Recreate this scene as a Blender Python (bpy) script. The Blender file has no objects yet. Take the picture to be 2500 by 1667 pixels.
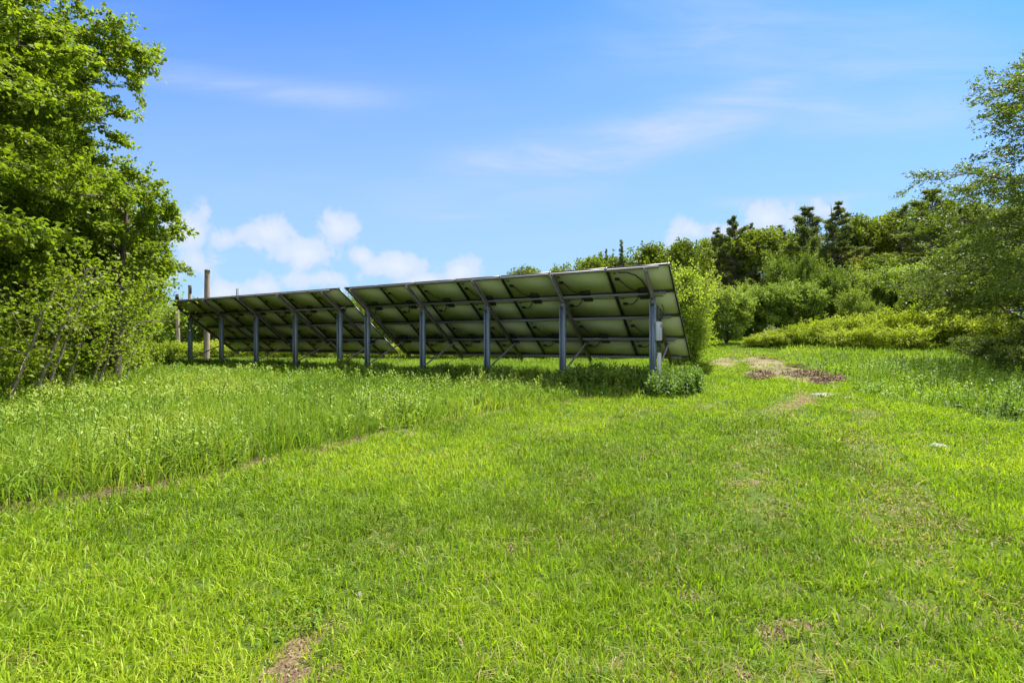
import bpy, math, random
import numpy as np
from mathutils import Vector, Matrix

R = math.radians
H = 1.45                      # eye height above the lawn at the camera
F = 1200.0                    # focal length in photo pixels (2500 wide)
scene = bpy.context.scene
COL = scene.collection

# ------------------------------------------------------------------ camera
cam_d = bpy.data.cameras.new("camera")
cam_d.sensor_width = 36.0
cam_d.lens = 36.0 * F / 2500.0
cam_d.clip_start = 0.05
cam_d.clip_end = 3000.0
cam = bpy.data.objects.new("camera", cam_d)
cam.location = (0, 0, H)
cam.rotation_euler = (R(90), 0, 0)
COL.objects.link(cam)
scene.camera = cam

# ------------------------------------------------------------------ sun and sky
SUN_AZ, SUN_EL = 35.0, 61.0   # degrees from +X towards +Y, elevation
sd = Vector((math.cos(R(SUN_AZ)) * math.cos(R(SUN_EL)), math.sin(R(SUN_AZ)) * math.cos(R(SUN_EL)), math.sin(R(SUN_EL))))
sun_d = bpy.data.lights.new("sun", "SUN")
sun_d.energy = 3.3
sun_d.angle = R(0.8)
sun_d.color = (1.0, 0.95, 0.86)
sun = bpy.data.objects.new("sun", sun_d)
sun.rotation_euler = sd.to_track_quat("Z", "Y").to_euler()
sun.location = (30, 10, 40)
COL.objects.link(sun)

scene.view_settings.view_transform = "Standard"
scene.view_settings.look = "None"
scene.view_settings.gamma = 1.0
scene.view_settings.exposure = 1.95
try:
    scene.view_settings.use_curve_mapping = False
except Exception:
    pass
scene.cycles.max_bounces = 8
scene.cycles.diffuse_bounces = 4
scene.cycles.transmission_bounces = 6
scene.cycles.use_denoising = True

world = bpy.data.worlds.new("World")
scene.world = world
world.use_nodes = True


class NT:
    """Small node-tree helper."""
    def __init__(self, tree):
        self.t = tree
    def n(self, typ, **kw):
        nd = self.t.nodes.new(typ)
        for k, v in kw.items():
            setattr(nd, k, v)
        return nd
    def link(self, a, b):
        self.t.links.new(a, b)
    def put(self, sock, v):
        if isinstance(v, bpy.types.NodeSocket):
            self.t.links.new(v, sock)
        else:
            sock.default_value = v
    def math(self, op, a, b=None, c=None, clamp=False):
        nd = self.n("ShaderNodeMath", operation=op, use_clamp=clamp)
        self.put(nd.inputs[0], a)
        if b is not None:
            self.put(nd.inputs[1], b)
        if c is not None:
            self.put(nd.inputs[2], c)
        return nd.outputs[0]
    def vmath(self, op, a, b=None):
        nd = self.n("ShaderNodeVectorMath", operation=op)
        self.put(nd.inputs[0], a)
        if b is not None:
            self.put(nd.inputs[1], b)
        return nd.outputs["Value"] if op in ("LENGTH", "DOT_PRODUCT", "DISTANCE") else nd.outputs[0]
    def smooth(self, v, a, b, lo=0.0, hi=1.0):
        nd = self.n("ShaderNodeMapRange", interpolation_type="SMOOTHSTEP")
        self.put(nd.inputs[0], v)
        nd.inputs[1].default_value = a
        nd.inputs[2].default_value = b
        nd.inputs[3].default_value = lo
        nd.inputs[4].default_value = hi
        return nd.outputs[0]
    def mix(self, fac, a, b, blend="MIX"):
        nd = self.n("ShaderNodeMix", data_type="RGBA", blend_type=blend)
        self.put(nd.inputs[0], fac)
        self.put(nd.inputs[6], a)
        self.put(nd.inputs[7], b)
        return nd.outputs[2]
    def noise(self, vec, scale, detail=4.0, rough=0.55, dist=0.0):
        nd = self.n("ShaderNodeTexNoise")
        if vec is not None:
            self.put(nd.inputs["Vector"], vec)
        nd.inputs["Scale"].default_value = scale
        nd.inputs["Detail"].default_value = detail
        nd.inputs["Roughness"].default_value = rough
        nd.inputs["Distortion"].default_value = dist
        return nd.outputs[0]
    def ramp(self, v, stops):
        nd = self.n("ShaderNodeValToRGB")
        cr = nd.color_ramp
        while len(cr.elements) > 1:
            cr.elements.remove(cr.elements[-1])
        cr.elements[0].position = stops[0][0]
        cr.elements[0].color = (*stops[0][1], 1)
        for p, c in stops[1:]:
            e = cr.elements.new(p)
            e.color = (*c, 1)
        self.put(nd.inputs[0], v)
        return nd.outputs[0]


def build_world():
    t = world.node_tree
    t.nodes.clear()
    w = NT(t)
    sky = w.n("ShaderNodeTexSky", sky_type="NISHITA")
    sky.sun_disc = False
    sky.sun_elevation = R(SUN_EL)
    sky.sun_rotation = R(90.0 - SUN_AZ)
    sky.altitude = 0.0
    sky.air_density = 1.0
    sky.dust_density = 0.6
    sky.ozone_density = 2.5
    tc = w.n("ShaderNodeTexCoord")
    d = tc.outputs["Generated"]
    sep = w.n("ShaderNodeSeparateXYZ")
    w.link(d, sep.inputs[0])
    # direction -> (azimuth tangent, elevation tangent) ahead of the camera's bearing; clouds only in that half of the sky
    ay = w.math("MAXIMUM", sep.outputs[1], 0.05)
    u = w.math("DIVIDE", sep.outputs[0], ay)
    v = w.math("DIVIDE", sep.outputs[2], ay)
    comb = w.n("ShaderNodeCombineXYZ")
    w.link(u, comb.inputs[0])
    w.link(v, comb.inputs[1])
    uv = comb.outputs[0]
    skyc = sky.outputs[0]
    hsv = w.n("ShaderNodeHueSaturation")
    hsv.inputs["Hue"].default_value = 0.505
    hsv.inputs["Saturation"].default_value = 1.12
    hsv.inputs["Value"].default_value = SKY_VALUE
    w.link(skyc, hsv.inputs["Color"])
    base = w.mix(1.0, hsv.outputs[0], (0.195, 0.49, 0.80, 1), "MULTIPLY")
        # pale air low down
    hz = w.smooth(v, 0.95, 0.0)
    base = w.mix(w.math("MULTIPLY", hz, 0.80), base, (1.60, 2.24, 2.88, 1))
    # cirrus: stretched noise inside a few long soft bands
    def band(x0, y0, x1, y1, wid, amt):
        a = Vector(((x0 - 1250) / F, (833 - y0) / F, 0))
        b = Vector(((x1 - 1250) / F, (833 - y1) / F, 0))
        ax = (b - a)
        L = ax.length
        ax.normalize()
        rel = w.vmath("SUBTRACT", uv, tuple(a))
        al = w.vmath("DOT_PRODUCT", rel, tuple(ax))
        ac = w.vmath("DOT_PRODUCT", rel, (-ax.y, ax.x, 0))
        cu = w.math("MULTIPLY", w.math("SINE", w.math("MULTIPLY", al, math.pi / L)), 0.35 * wid)
        ac = w.math("ABSOLUTE", w.math("ADD", ac, cu))
        m = w.smooth(ac, wid, 0.0)
        e = w.math("MULTIPLY", w.smooth(al, -0.15 * L, 0.25 * L), w.smooth(al, 1.15 * L, 0.7 * L))
        return w.math("MULTIPLY", w.math("MULTIPLY", m, e), amt)
    st = w.n("ShaderNodeMapping")
    st.inputs["Rotation"].default_value = (0, 0, R(-14))
    st.inputs["Scale"].default_value = (1.3, 7.0, 1)
    w.link(uv, st.inputs["Vector"])
    cn = w.smooth(w.noise(st.outputs[0], 1.7, 7.0, 0.62, 0.6), 0.38, 0.72)
    wisp = None
    for b in [(1050, 430, 2050, 180, 0.085, 1.15), (300, 160, 980, 240, 0.045, 0.6), (1450, 120, 1900, 60, 0.10, 0.35), (900, 470, 1500, 440, 0.07, 0.5),
              (1800, 230, 2450, 200, 0.11, 0.6), (1000, 525, 1350, 505, 0.02, 0.5), (1750, 495, 2150, 470, 0.02, 0.7), (1350, 180, 1700, 120, 0.05, 0.3), (1500, -10, 2500, 130, 0.16, 0.5)]:
        x = band(*b)
        wisp = x if wisp is None else w.math("MAXIMUM", wisp, x)
    wisp = w.math("MULTIPLY", wisp, w.math("ADD", w.math("MULTIPLY", cn, 0.75), 0.25))
    veil = w.math("MULTIPLY", w.smooth(w.noise(st.outputs[0], 0.8, 5.0, 0.55), 0.42, 0.75), 0.16)
    base = w.mix(w.math("MINIMUM", w.math("MULTIPLY", w.math("ADD", wisp, veil), 0.8), 1.0), base, (1.95, 2.3, 2.95, 1))
    # cumulus: soft blobs with a billowed edge
    n1 = w.noise(uv, 14.0, 8.0, 0.6, 0.3)
    n2 = w.noise(uv, 3.6, 3.0, 0.5)
    wob = w.math("ADD", w.math("MULTIPLY", w.math("SUBTRACT", n1, 0.5), 2.1), w.math("MULTIPLY", w.math("SUBTRACT", n2, 0.5), 0.7))
    dens = None
    for (cx, cy, rx, ry, top) in [(455, 560, 85, 75, 1.0), (545, 585, 70, 45, .75), (650, 570, 90, 55, .95), (745, 620, 105, 50, 1.0), (815, 555, 55, 55, .9), (880, 625, 55, 28, .7), (965, 648, 85, 40, 1.0),
                                  (1125, 665, 70, 46, 1.0), (1040, 690, 95, 28, .7), (560, 715, 95, 35, .8), (640, 700, 60, 25, .7), (760, 680, 130, 30, .6), (455, 640, 90, 60, .55), (1250, 700, 130, 30, .5),
                                  (1868, 540, 92, 60, 1.08), (1695, 562, 70, 40, .9), (1800, 570, 120, 34, .8), (2015, 512, 60, 32, .55), (1720, 610, 140, 35, .7)]:
        p = w.vmath("SUBTRACT", uv, ((cx - 1250) / F, (833 - cy) / F, 0))
        p = w.vmath("MULTIPLY", p, (F / rx, F / ry, 1))
        r = w.vmath("LENGTH", p)
        k = w.math("MULTIPLY", w.math("SUBTRACT", 1.13, r), top)
        dens = k if dens is None else w.math("SMOOTH_MAX", dens, k, 0.25)
    dn = w.math("ADD", dens, wob)
    cm = w.smooth(dn, 0.10, 0.52)
    front = w.math("GREATER_THAN", sep.outputs[1], 0.05)
    cm = w.math("MULTIPLY", w.math("MULTIPLY", cm, front), 0.74)
    shade = w.smooth(dn, 0.2, 1.25)
    cc = w.mix(shade, (2.1, 2.42, 2.9, 1), (2.85, 2.88, 2.95, 1))
    base = w.mix(cm, base, cc)
    # bright cloud added out of view (overhead, sides, behind) to lift the fill light
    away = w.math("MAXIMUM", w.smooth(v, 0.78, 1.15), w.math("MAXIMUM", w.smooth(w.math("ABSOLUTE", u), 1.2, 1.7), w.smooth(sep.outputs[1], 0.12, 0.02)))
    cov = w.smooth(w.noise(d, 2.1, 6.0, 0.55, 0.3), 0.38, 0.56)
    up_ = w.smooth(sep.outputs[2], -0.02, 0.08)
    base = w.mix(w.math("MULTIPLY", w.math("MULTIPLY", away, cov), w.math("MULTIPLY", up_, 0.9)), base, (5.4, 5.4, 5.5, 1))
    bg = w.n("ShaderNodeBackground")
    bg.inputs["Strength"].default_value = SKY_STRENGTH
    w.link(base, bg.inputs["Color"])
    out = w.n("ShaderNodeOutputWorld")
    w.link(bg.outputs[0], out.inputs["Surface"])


SKY_STRENGTH = 0.085
SKY_VALUE = 1.0
build_world()

# ------------------------------------------------------------------ numbers and noise
rng = np.random.default_rng(7)


def ss(a, b, x):
    t = np.clip((np.asarray(x, float) - a) / (b - a), 0, 1)
    return t * t * (3 - 2 * t)


def vnoise(x, y, seed=0):
    x = np.asarray(x, float) + seed * 17.31
    y = np.asarray(y, float) - seed * 9.17
    xi, yi = np.floor(x), np.floor(y)
    fx, fy = x - xi, y - yi
    fx, fy = fx * fx * (3 - 2 * fx), fy * fy * (3 - 2 * fy)
    def h(a, b):
        s = np.sin(a * 127.1 + b * 311.7 + seed * 13.7) * 43758.5453
        return s - np.floor(s)
    return (h(xi, yi) * (1 - fx) + h(xi + 1, yi) * fx) * (1 - fy) + (h(xi, yi + 1) * (1 - fx) + h(xi + 1, yi + 1) * fx) * fy


def fbm(x, y, seed=0, octv=4):
    s, a, tot = 0, 1.0, 0
    for o in range(octv):
        s = s + a * vnoise(np.asarray(x) * 2 ** o, np.asarray(y) * 2 ** o, seed + o * 3)
        tot += a
        a *= 0.5
    return s / tot


def gz(x, y):
    """Height of the ground."""
    x, y = np.asarray(x, float), np.asarray(y, float)
    z = 0.07 * ss(4, 14, y)
    side = ss(0.15, 0.5, x / np.maximum(y, 1.0))
    z = z + side * ss(15, 50, y) * 1.75
    z = z + side * np.clip(y - 50, 0, 60) * 0.05
    near = 1 - ss(9, 16, np.hypot(x, y))
    z = z + near * (fbm(x * 1.3, y * 1.3, 5, 3) - 0.5) * 0.07
    z = z + (vnoise(x * 0.12, y * 0.12, 9) - 0.5) * 0.16
    return z


def P(px, py, it=14):
    """Where the ground lies under a bearing of the photograph."""
    D = 15.0
    for _ in range(it):
        x = (px - 1250) / F * D
        zc = float(gz(x, D)) - H
        D = 0.5 * D + 0.5 * max(1.0, min(90.0, -zc * F / max(py - 833, 4)))
    return (px - 1250) / F * D, D


LX = [-14, -8, -4.3, -3.38, -2.5, -1.65, 1.45, 5.4, 6.6]
LY = [-2.0, 1.6, 4.0, 4.95, 6.4, 7.9, 11.4, 13.6, 15.5]
RY = [0, 5, 8, 9.4, 12.9, 16, 21, 28, 36, 60]
RX = [9.8, 8.9, 8.3, 8.2, 8.9, 10.8, 12.6, 15.2, 18.6, 30]


def edge_left(x, y):
    """> 0 inside the unmown strip on the left (distance past the mowing line, roughly in metres)."""
    wob = (fbm(x * 0.9, y * 0.9, 21, 3) - 0.5) * 0.55
    e = (y - np.interp(x, LX, LY)) * 0.7 + wob
    return np.where(x < 6.6 + wob, e, -1.0)


def edge_right(x, y):
    wob = (fbm(x * 0.8, y * 0.8, 22, 3) - 0.5) * 1.2
    return x - np.interp(y, RY, RX) + wob


# ------------------------------------------------------------------ meshes from arrays
def mesh_np(name, V, faces, tint=None, smooth=False):
    V = np.asarray(V, np.float32)
    me = bpy.data.meshes.new(name)
    me.vertices.add(len(V))
    me.vertices.foreach_set("co", V.ravel())
    loops = np.concatenate([np.asarray(f, np.int32).ravel() for f in faces])
    tot = np.concatenate([np.full(len(f), np.asarray(f).shape[1], np.int32) for f in faces])
    start = np.concatenate([[0], np.cumsum(tot)[:-1]]).astype(np.int32)
    me.loops.add(len(loops))
    me.loops.foreach_set("vertex_index", loops)
    me.polygons.add(len(tot))
    me.polygons.foreach_set("loop_start", start)
    if smooth:
        me.polygons.foreach_set("use_smooth", np.ones(len(tot), bool))
    if tint is not None:
        at = me.attributes.new("tint", "FLOAT", "POINT")
        at.data.foreach_set("value", np.asarray(tint, np.float32))
    me.update(calc_edges=True)
    return me


def obj(name, me, mat=None, parent=None, loc=(0, 0, 0), rot=(0, 0, 0)):
    o = bpy.data.objects.new(name, me)
    COL.objects.link(o)
    if mat is not None:
        for m in (mat if isinstance(mat, (list, tuple)) else [mat]):
            me.materials.append(m)
    o.location = loc
    o.rotation_euler = rot
    if parent is not None:
        o.parent = parent
    return o


def tag(o, label=None, cat=None, group=None, kind=None):
    if label:
        o["label"] = label
    if cat:
        o["category"] = cat
    if group:
        o["group"] = group
    if kind:
        o["kind"] = kind
    return o


def empty(name, loc=(0, 0, 0), rz=0.0):
    o = bpy.data.objects.new(name, None)
    o.empty_display_size = 0.3
    COL.objects.link(o)
    o.location = loc
    o.rotation_euler = (0, 0, rz)
    return o


class MB:
    """Collects boxes and tubes into one mesh, with a material index per face group."""
    def __init__(self):
        self.V, self.Q, self.T, self.n = [], [], [], 0
        self.mq = []
    def add(self, V, Q, mi=0):
        self.V.append(np.asarray(V, float))
        Q = np.asarray(Q, int) + self.n
        self.Q.append(Q)
        self.mq += [mi] * len(Q)
        self.n += len(V)
    def box(self, lo, hi, mi=0, M=None, bevel=0.0):
        x0, y0, z0 = lo
        x1, y1, z1 = hi
        if bevel <= 0:
            V = np.array([(x0, y0, z0), (x1, y0, z0), (x1, y1, z0), (x0, y1, z0), (x0, y0, z1), (x1, y0, z1), (x1, y1, z1), (x0, y1, z1)], float)
            Q = [(3, 2, 1, 0), (4, 5, 6, 7), (0, 1, 5, 4), (1, 2, 6, 5), (2, 3, 7, 6), (3, 0, 4, 7)]
        else:
            b = bevel
            def ring(z, i):
                return [(x0 + i, y0 + b + 0, z), (x0 + b, y0 + i, z), (x1 - b, y0 + i, z), (x1 - i, y0 + b, z), (x1 - i, y1 - b, z), (x1 - b, y1 - i, z), (x0 + b, y1 - i, z), (x0 + i, y1 - b, z)]
            V = np.array(ring(z0, b * .6) + ring(z0 + b, 0) + ring(z1 - b, 0) + ring(z1, b * .6), float)
            Q = []
            for k in range(3):
                for j in range(8):
                    a, c = k * 8 + j, k * 8 + (j + 1) % 8
                    Q.append((a, c, c + 8, a + 8))
            for base, flip in ((0, True), (24, False)):
                idx = [base + j for j in range(8)]
                for q in ((0, 1, 2, 3), (0, 3, 4, 7), (7, 4, 5, 6)):
                    f = tuple(idx[k] for k in q)
                    Q.append(f[::-1] if flip else f)
        if M is not None:
            V = np.array([tuple(M @ Vector(p)) for p in V])
        self.add(V, Q, mi)
        return self
    def tube(self, pts, rad, sides=6, mi=0, cap=True):
        V, Q = tube_np(pts, rad, sides, cap)
        self.add(V, Q, mi)
        return self
    def mesh(self, name, smooth=False):
        me = mesh_np(name, np.concatenate(self.V), [np.concatenate(self.Q)], smooth=smooth)
        if any(self.mq):
            me.polygons.foreach_set("material_index", np.array(self.mq, np.int32))
        return me
    def build(self, name, mat, parent=None, smooth=False, **k):
        return obj(name, self.mesh(name, smooth), mat, parent, **k)


def tube_np(pts, rad, sides=6, cap=True):
    pts = np.asarray(pts, float)
    n = len(pts)
    rad = np.broadcast_to(np.asarray(rad, float), (n,))
    tg = np.gradient(pts, axis=0)
    tg /= np.maximum(np.linalg.norm(tg, axis=1, keepdims=True), 1e-9)
    ref = np.array([0.0, 0, 1]) if abs(tg[:, 2]).mean() < 0.8 else np.array([1.0, 0, 0])
    a = np.cross(tg, ref)
    a /= np.maximum(np.linalg.norm(a, axis=1, keepdims=True), 1e-9)
    b = np.cross(tg, a)
    th = np.arange(sides) * 2 * math.pi / sides
    V = pts[:, None, :] + rad[:, None, None] * (np.cos(th)[None, :, None] * a[:, None, :] + np.sin(th)[None, :, None] * b[:, None, :])
    V = V.reshape(-1, 3)
    i = np.arange(n - 1)[:, None] * sides
    j = np.arange(sides)[None, :]
    jn = (j + 1) % sides
    Q = np.stack([i + j, i + sides + j, i + sides + jn, i + jn], -1).reshape(-1, 4)
    if cap and sides >= 4:
        e = (n - 1) * sides
        c = []
        for k in range(1, sides - 2, 2):
            c.append((e, e + k, e + k + 1, e + k + 2))
        if sides % 2:
            c.append((e, e + sides - 2, e + sides - 1, e))
            c.pop()
        if c:
            Q = np.concatenate([Q, np.array(c)])
    return V, Q


def unit(a):
    return a / np.maximum(np.linalg.norm(a, axis=-1, keepdims=True), 1e-9)


def rand_dirs(n, r=rng):
    return unit(r.normal(size=(n, 3)))


def leaf_quads(pos, d, nrm, L, W, tint, fold=0.18, droop=0.12):
    """Pointed leaves: one folded kite each."""
    n = len(pos)
    L = np.broadcast_to(L, (n,))[:, None]
    W = np.broadcast_to(W, (n,))[:, None]
    d = unit(d)
    side = unit(np.cross(d, nrm))
    up = np.cross(side, d)
    mid = pos + d * L * 0.45
    V = np.stack([pos, mid + side * W * 0.5 + up * W * fold, pos + d * L - up * L * droop, mid - side * W * 0.5 + up * W * fold], 1).reshape(-1, 3)
    Q = np.arange(n * 4).reshape(-1, 4)
    return V, Q, np.repeat(tint, 4)


def blades(pos, d, hgt, wid, bend, tint):
    """Grass blades leaning along d (horizontal unit vectors): a quad and a tip triangle each."""
    n = len(pos)
    hgt, wid, bend = (np.broadcast_to(a, (n,))[:, None] for a in (hgt, wid, bend))
    z = np.array([[0, 0, 1.0]])
    ang = rng.uniform(0, 2 * math.pi, n)
    s = np.stack([np.cos(ang), np.sin(ang), np.zeros(n)], 1)
    m = pos + z * hgt * (0.58 - 0.12 * bend) + d * hgt * bend * 0.30
    t = pos + z * hgt * (1.0 - 0.45 * bend) + d * hgt * bend * 0.95
    V = np.stack([pos - s * wid * .4, pos + s * wid * .4, m - s * wid * .5, m + s * wid * .5, t], 1).reshape(-1, 3)
    b = np.arange(n)[:, None] * 5
    Q = b + np.array([[0, 1, 3, 2]])
    T = b + np.array([[2, 3, 4]])
    return V, Q, T, np.repeat(tint, 5)


# ------------------------------------------------------------------ materials
def new_mat(name):
    m = bpy.data.materials.new(name)
    m.use_nodes = True
    m.node_tree.nodes.clear()
    return m, NT(m.node_tree)


def principled(w, color, rough=0.6, metal=0.0, spec=0.4, normal=None):
    b = w.n("ShaderNodeBsdfPrincipled")
    w.put(b.inputs["Base Color"], color)
    w.put(b.inputs["Roughness"], rough)
    b.inputs["Metallic"].default_value = metal
    b.inputs["Specular IOR Level"].default_value = spec
    if normal is not None:
        w.link(normal, b.inputs["Normal"])
    return b


def finish(w, shader):
    o = w.n("ShaderNodeOutputMaterial")
    w.link(shader.outputs[0], o.inputs["Surface"])


def bump(w, height, strength=0.4, dist=0.02):
    b = w.n("ShaderNodeBump")
    b.inputs["Strength"].default_value = strength
    b.inputs["Distance"].default_value = dist
    w.link(height, b.inputs["Height"])
    return b.outputs[0]


def leaf_mat(name, stops, transl=0.4, rough=0.5, spec=0.35, obj_var=0.10, patch=0.0):
    m, w = new_mat(name)
    at = w.n("ShaderNodeAttribute", attribute_name="tint")
    oi = w.n("ShaderNodeObjectInfo")
    v = w.math("ADD", at.outputs["Fac"], w.math("MULTIPLY", w.math("SUBTRACT", oi.outputs["Random"], 0.5), obj_var))
    if patch:
        g = w.n("ShaderNodeNewGeometry")
        v = w.math("ADD", v, w.math("MULTIPLY", w.math("SUBTRACT", w.noise(g.outputs["Position"], 0.5, 3.0), 0.5), patch))
    col = w.ramp(v, stops)
    b = principled(w, col, rough, 0.0, spec)
    tr = w.n("ShaderNodeBsdfTranslucent")
    tc = w.mix(1.0, col, (1.25, 1.3, 0.5, 1), "MULTIPLY")
    w.link(tc, tr.inputs["Color"])
    mx = w.n("ShaderNodeMixShader")
    mx.inputs[0].default_value = transl
    w.link(b.outputs[0], mx.inputs[1])
    w.link(tr.outputs[0], mx.inputs[2])
    finish(w, mx)
    return m


def plain_mat(name, color, rough=0.5, metal=0.0, spec=0.4, var=0.25, scale=6.0, bmp=0.0, stretch=(1, 1, 1), dark=None):
    m, w = new_mat(name)
    tc = w.n("ShaderNodeTexCoord")
    mp = w.n("ShaderNodeMapping")
    mp.inputs["Scale"].default_value = stretch
    w.link(tc.outputs["Object"], mp.inputs["Vector"])
    n = w.noise(mp.outputs[0], scale, 6.0, 0.6)
    d = dark if dark is not None else tuple(c * (1 - var) for c in color)
    l = tuple(min(1, c * (1 + var)) for c in color)
    col = w.ramp(n, [(0.3, d), (0.7, l)])
    nm = bump(w, n, bmp, 0.01) if bmp else None
    finish(w, principled(w, col, rough, metal, spec, nm))
    return m


M = {}
M["lawn"] = leaf_mat("lawn_blades", [(0.0, (0.36, 0.29, 0.15)), (0.10, (0.25, 0.21, 0.08)), (0.17, (0.095, 0.14, 0.018)), (0.45, (0.172, 0.282, 0.016)), (0.7, (0.25, 0.355, 0.018)), (1.0, (0.345, 0.42, 0.035))], 0.42, 0.5, 0.15, 0.0)
M["meadow"] = leaf_mat("meadow_blades", [(0.0, (0.26, 0.20, 0.08)), (0.12, (0.10, 0.16, 0.014)), (0.5, (0.148, 0.245, 0.024)), (0.8, (0.22, 0.32, 0.032)), (1.0, (0.34, 0.39, 0.06))], 0.42, 0.5, 0.15, 0.0)
M["weed"] = leaf_mat("weed_leaves", [(0.0, (0.05, 0.10, 0.012)), (0.5, (0.14, 0.235, 0.034)), (0.8, (0.22, 0.32, 0.055)), (1.0, (0.34, 0.40, 0.10))], 0.40, 0.5, 0.2, 0.0)
M["clover"] = leaf_mat("clover_leaves", [(0.0, (0.05, 0.10, 0.018)), (0.5, (0.11, 0.19, 0.03)), (1.0, (0.19, 0.27, 0.05))], 0.35, 0.7, 0.05, 0.0)
M["maple"] = leaf_mat("broad_leaves", [(0.0, (0.085, 0.125, 0.014)), (0.4, (0.155, 0.22, 0.018)), (0.75, (0.215, 0.285, 0.022)), (1.0, (0.29, 0.35, 0.045))], 0.50, 0.5, 0.22)
M["birch"] = leaf_mat("birch_leaves", [(0.0, (0.055, 0.085, 0.012)), (0.5, (0.11, 0.16, 0.018)), (1.0, (0.19, 0.24, 0.035))], 0.42, 0.5, 0.2)
M["forest"] = leaf_mat("forest_leaves", [(0.0, (0.06, 0.095, 0.012)), (0.45, (0.135, 0.185, 0.016)), (0.8, (0.20, 0.25, 0.02)), (1.0, (0.23, 0.27, 0.022))], 0.33, 0.6, 0.12, 0.5)
M["sapling"] = leaf_mat("sapling_leaves", [(0.0, (0.085, 0.13, 0.018)), (0.5, (0.175, 0.25, 0.034)), (1.0, (0.31, 0.38, 0.08))], 0.36, 0.6, 0.1, 0.7)
M["hedge"] = leaf_mat("hedge_leaves", [(0.0, (0.10, 0.15, 0.010)), (0.5, (0.24, 0.31, 0.014)), (1.0, (0.38, 0.42, 0.09))], 0.42, 0.6, 0.1, 0.45)
M["pale_bush"] = leaf_mat("pale_bush_leaves", [(0.0, (0.13, 0.19, 0.03)), (0.5, (0.25, 0.33, 0.045)), (1.0, (0.37, 0.43, 0.10))], 0.5, 0.6, 0.1, 0.0)
M["pine"] = leaf_mat("pine_needles", [(0.0, (0.07, 0.095, 0.036)), (0.5, (0.13, 0.16, 0.055)), (1.0, (0.20, 0.22, 0.08))], 0.32, 0.6, 0.12, 0.2)
M["rust_leaf"] = leaf_mat("reddish_leaves", [(0.0, (0.09, 0.10, 0.012)), (0.5, (0.17, 0.16, 0.018)), (1.0, (0.26, 0.22, 0.03))], 0.4, 0.5, 0.3)
M["blossom"] = leaf_mat("white_blossom", [(0.0, (0.12, 0.17, 0.04)), (0.45, (0.16, 0.2, 0.06)), (0.62, (0.35, 0.37, 0.2)), (1.0, (0.7, 0.7, 0.6))], 0.3, 0.6, 0.2)
M["straw"] = leaf_mat("dry_straw", [(0.0, (0.05, 0.035, 0.018)), (0.5, (0.16, 0.12, 0.06)), (1.0, (0.38, 0.31, 0.19))], 0.1, 0.8, 0.15, 0.0)
M["bark"] = plain_mat("grey_brown_bark", (0.085, 0.065, 0.048), 0.9, var=0.5, scale=9, bmp=0.6, stretch=(1, 1, 0.25))
M["pale_bark"] = plain_mat("pale_birch_bark", (0.24, 0.19, 0.145), 0.8, var=0.35, scale=7, bmp=0.3, stretch=(1, 1, 2.2), dark=(0.09, 0.07, 0.055))
M["stem"] = plain_mat("green_stem", (0.11, 0.13, 0.03), 0.7, var=0.3, scale=8)
M["pole"] = plain_mat("weathered_pole_wood", (0.30, 0.235, 0.175), 0.85, var=0.35, scale=9, bmp=0.5, stretch=(4, 4, 0.25), dark=(0.13, 0.105, 0.085))
M["galv"] = plain_mat("galvanised_steel", (0.17, 0.215, 0.275), 0.5, 0.2, 0.5, var=0.22, scale=5, bmp=0.05, stretch=(1, 1, 0.3))
M["alu"] = plain_mat("dull_aluminium", (0.17, 0.165, 0.16), 0.5, 0.15, 0.35, var=0.12, scale=4, stretch=(0.3, 1, 1))
M["rafter"] = plain_mat("weathered_steel", (0.15, 0.135, 0.12), 0.55, 0.15, 0.35, var=0.22, scale=4)
M["frame"] = plain_mat("black_panel_frame", (0.012, 0.012, 0.013), 0.4, 0.2, 0.5, var=0.2, scale=4)
M["back"] = plain_mat("bounce_tinted_backsheet", (0.46, 0.455, 0.27), 0.5, 0.0, 0.35, var=0.06, scale=1.6)  # white backsheet with the grass's green bounce light tinted into its colour
M["glass"] = plain_mat("solar_glass", (0.010, 0.014, 0.035), 0.08, 0.0, 0.7, var=0.15, scale=3)
M["black"] = plain_mat("black_plastic", (0.014, 0.014, 0.015), 0.5, 0.0, 0.4, var=0.2, scale=10)
M["sticker"] = plain_mat("brown_sticker", (0.10, 0.085, 0.05), 0.6, var=0.2, scale=30)
M["greybox"] = plain_mat("grey_painted_box", (0.40, 0.41, 0.45), 0.42, 0.1, 0.4, var=0.07, scale=5)
M["whitebox"] = plain_mat("pale_conduit_plastic", (0.46, 0.46, 0.42), 0.5, var=0.1, scale=6)
M["rock"] = plain_mat("pale_granite", (0.27, 0.26, 0.24), 0.9, var=0.35, scale=16, bmp=0.6, dark=(0.11, 0.10, 0.085))
M["mulch"] = leaf_mat("bark_mulch", [(0.0, (0.07, 0.04, 0.028)), (0.5, (0.16, 0.10, 0.065)), (1.0, (0.36, 0.29, 0.19))], 0.02, 0.9, 0.2, 0.0)


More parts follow.
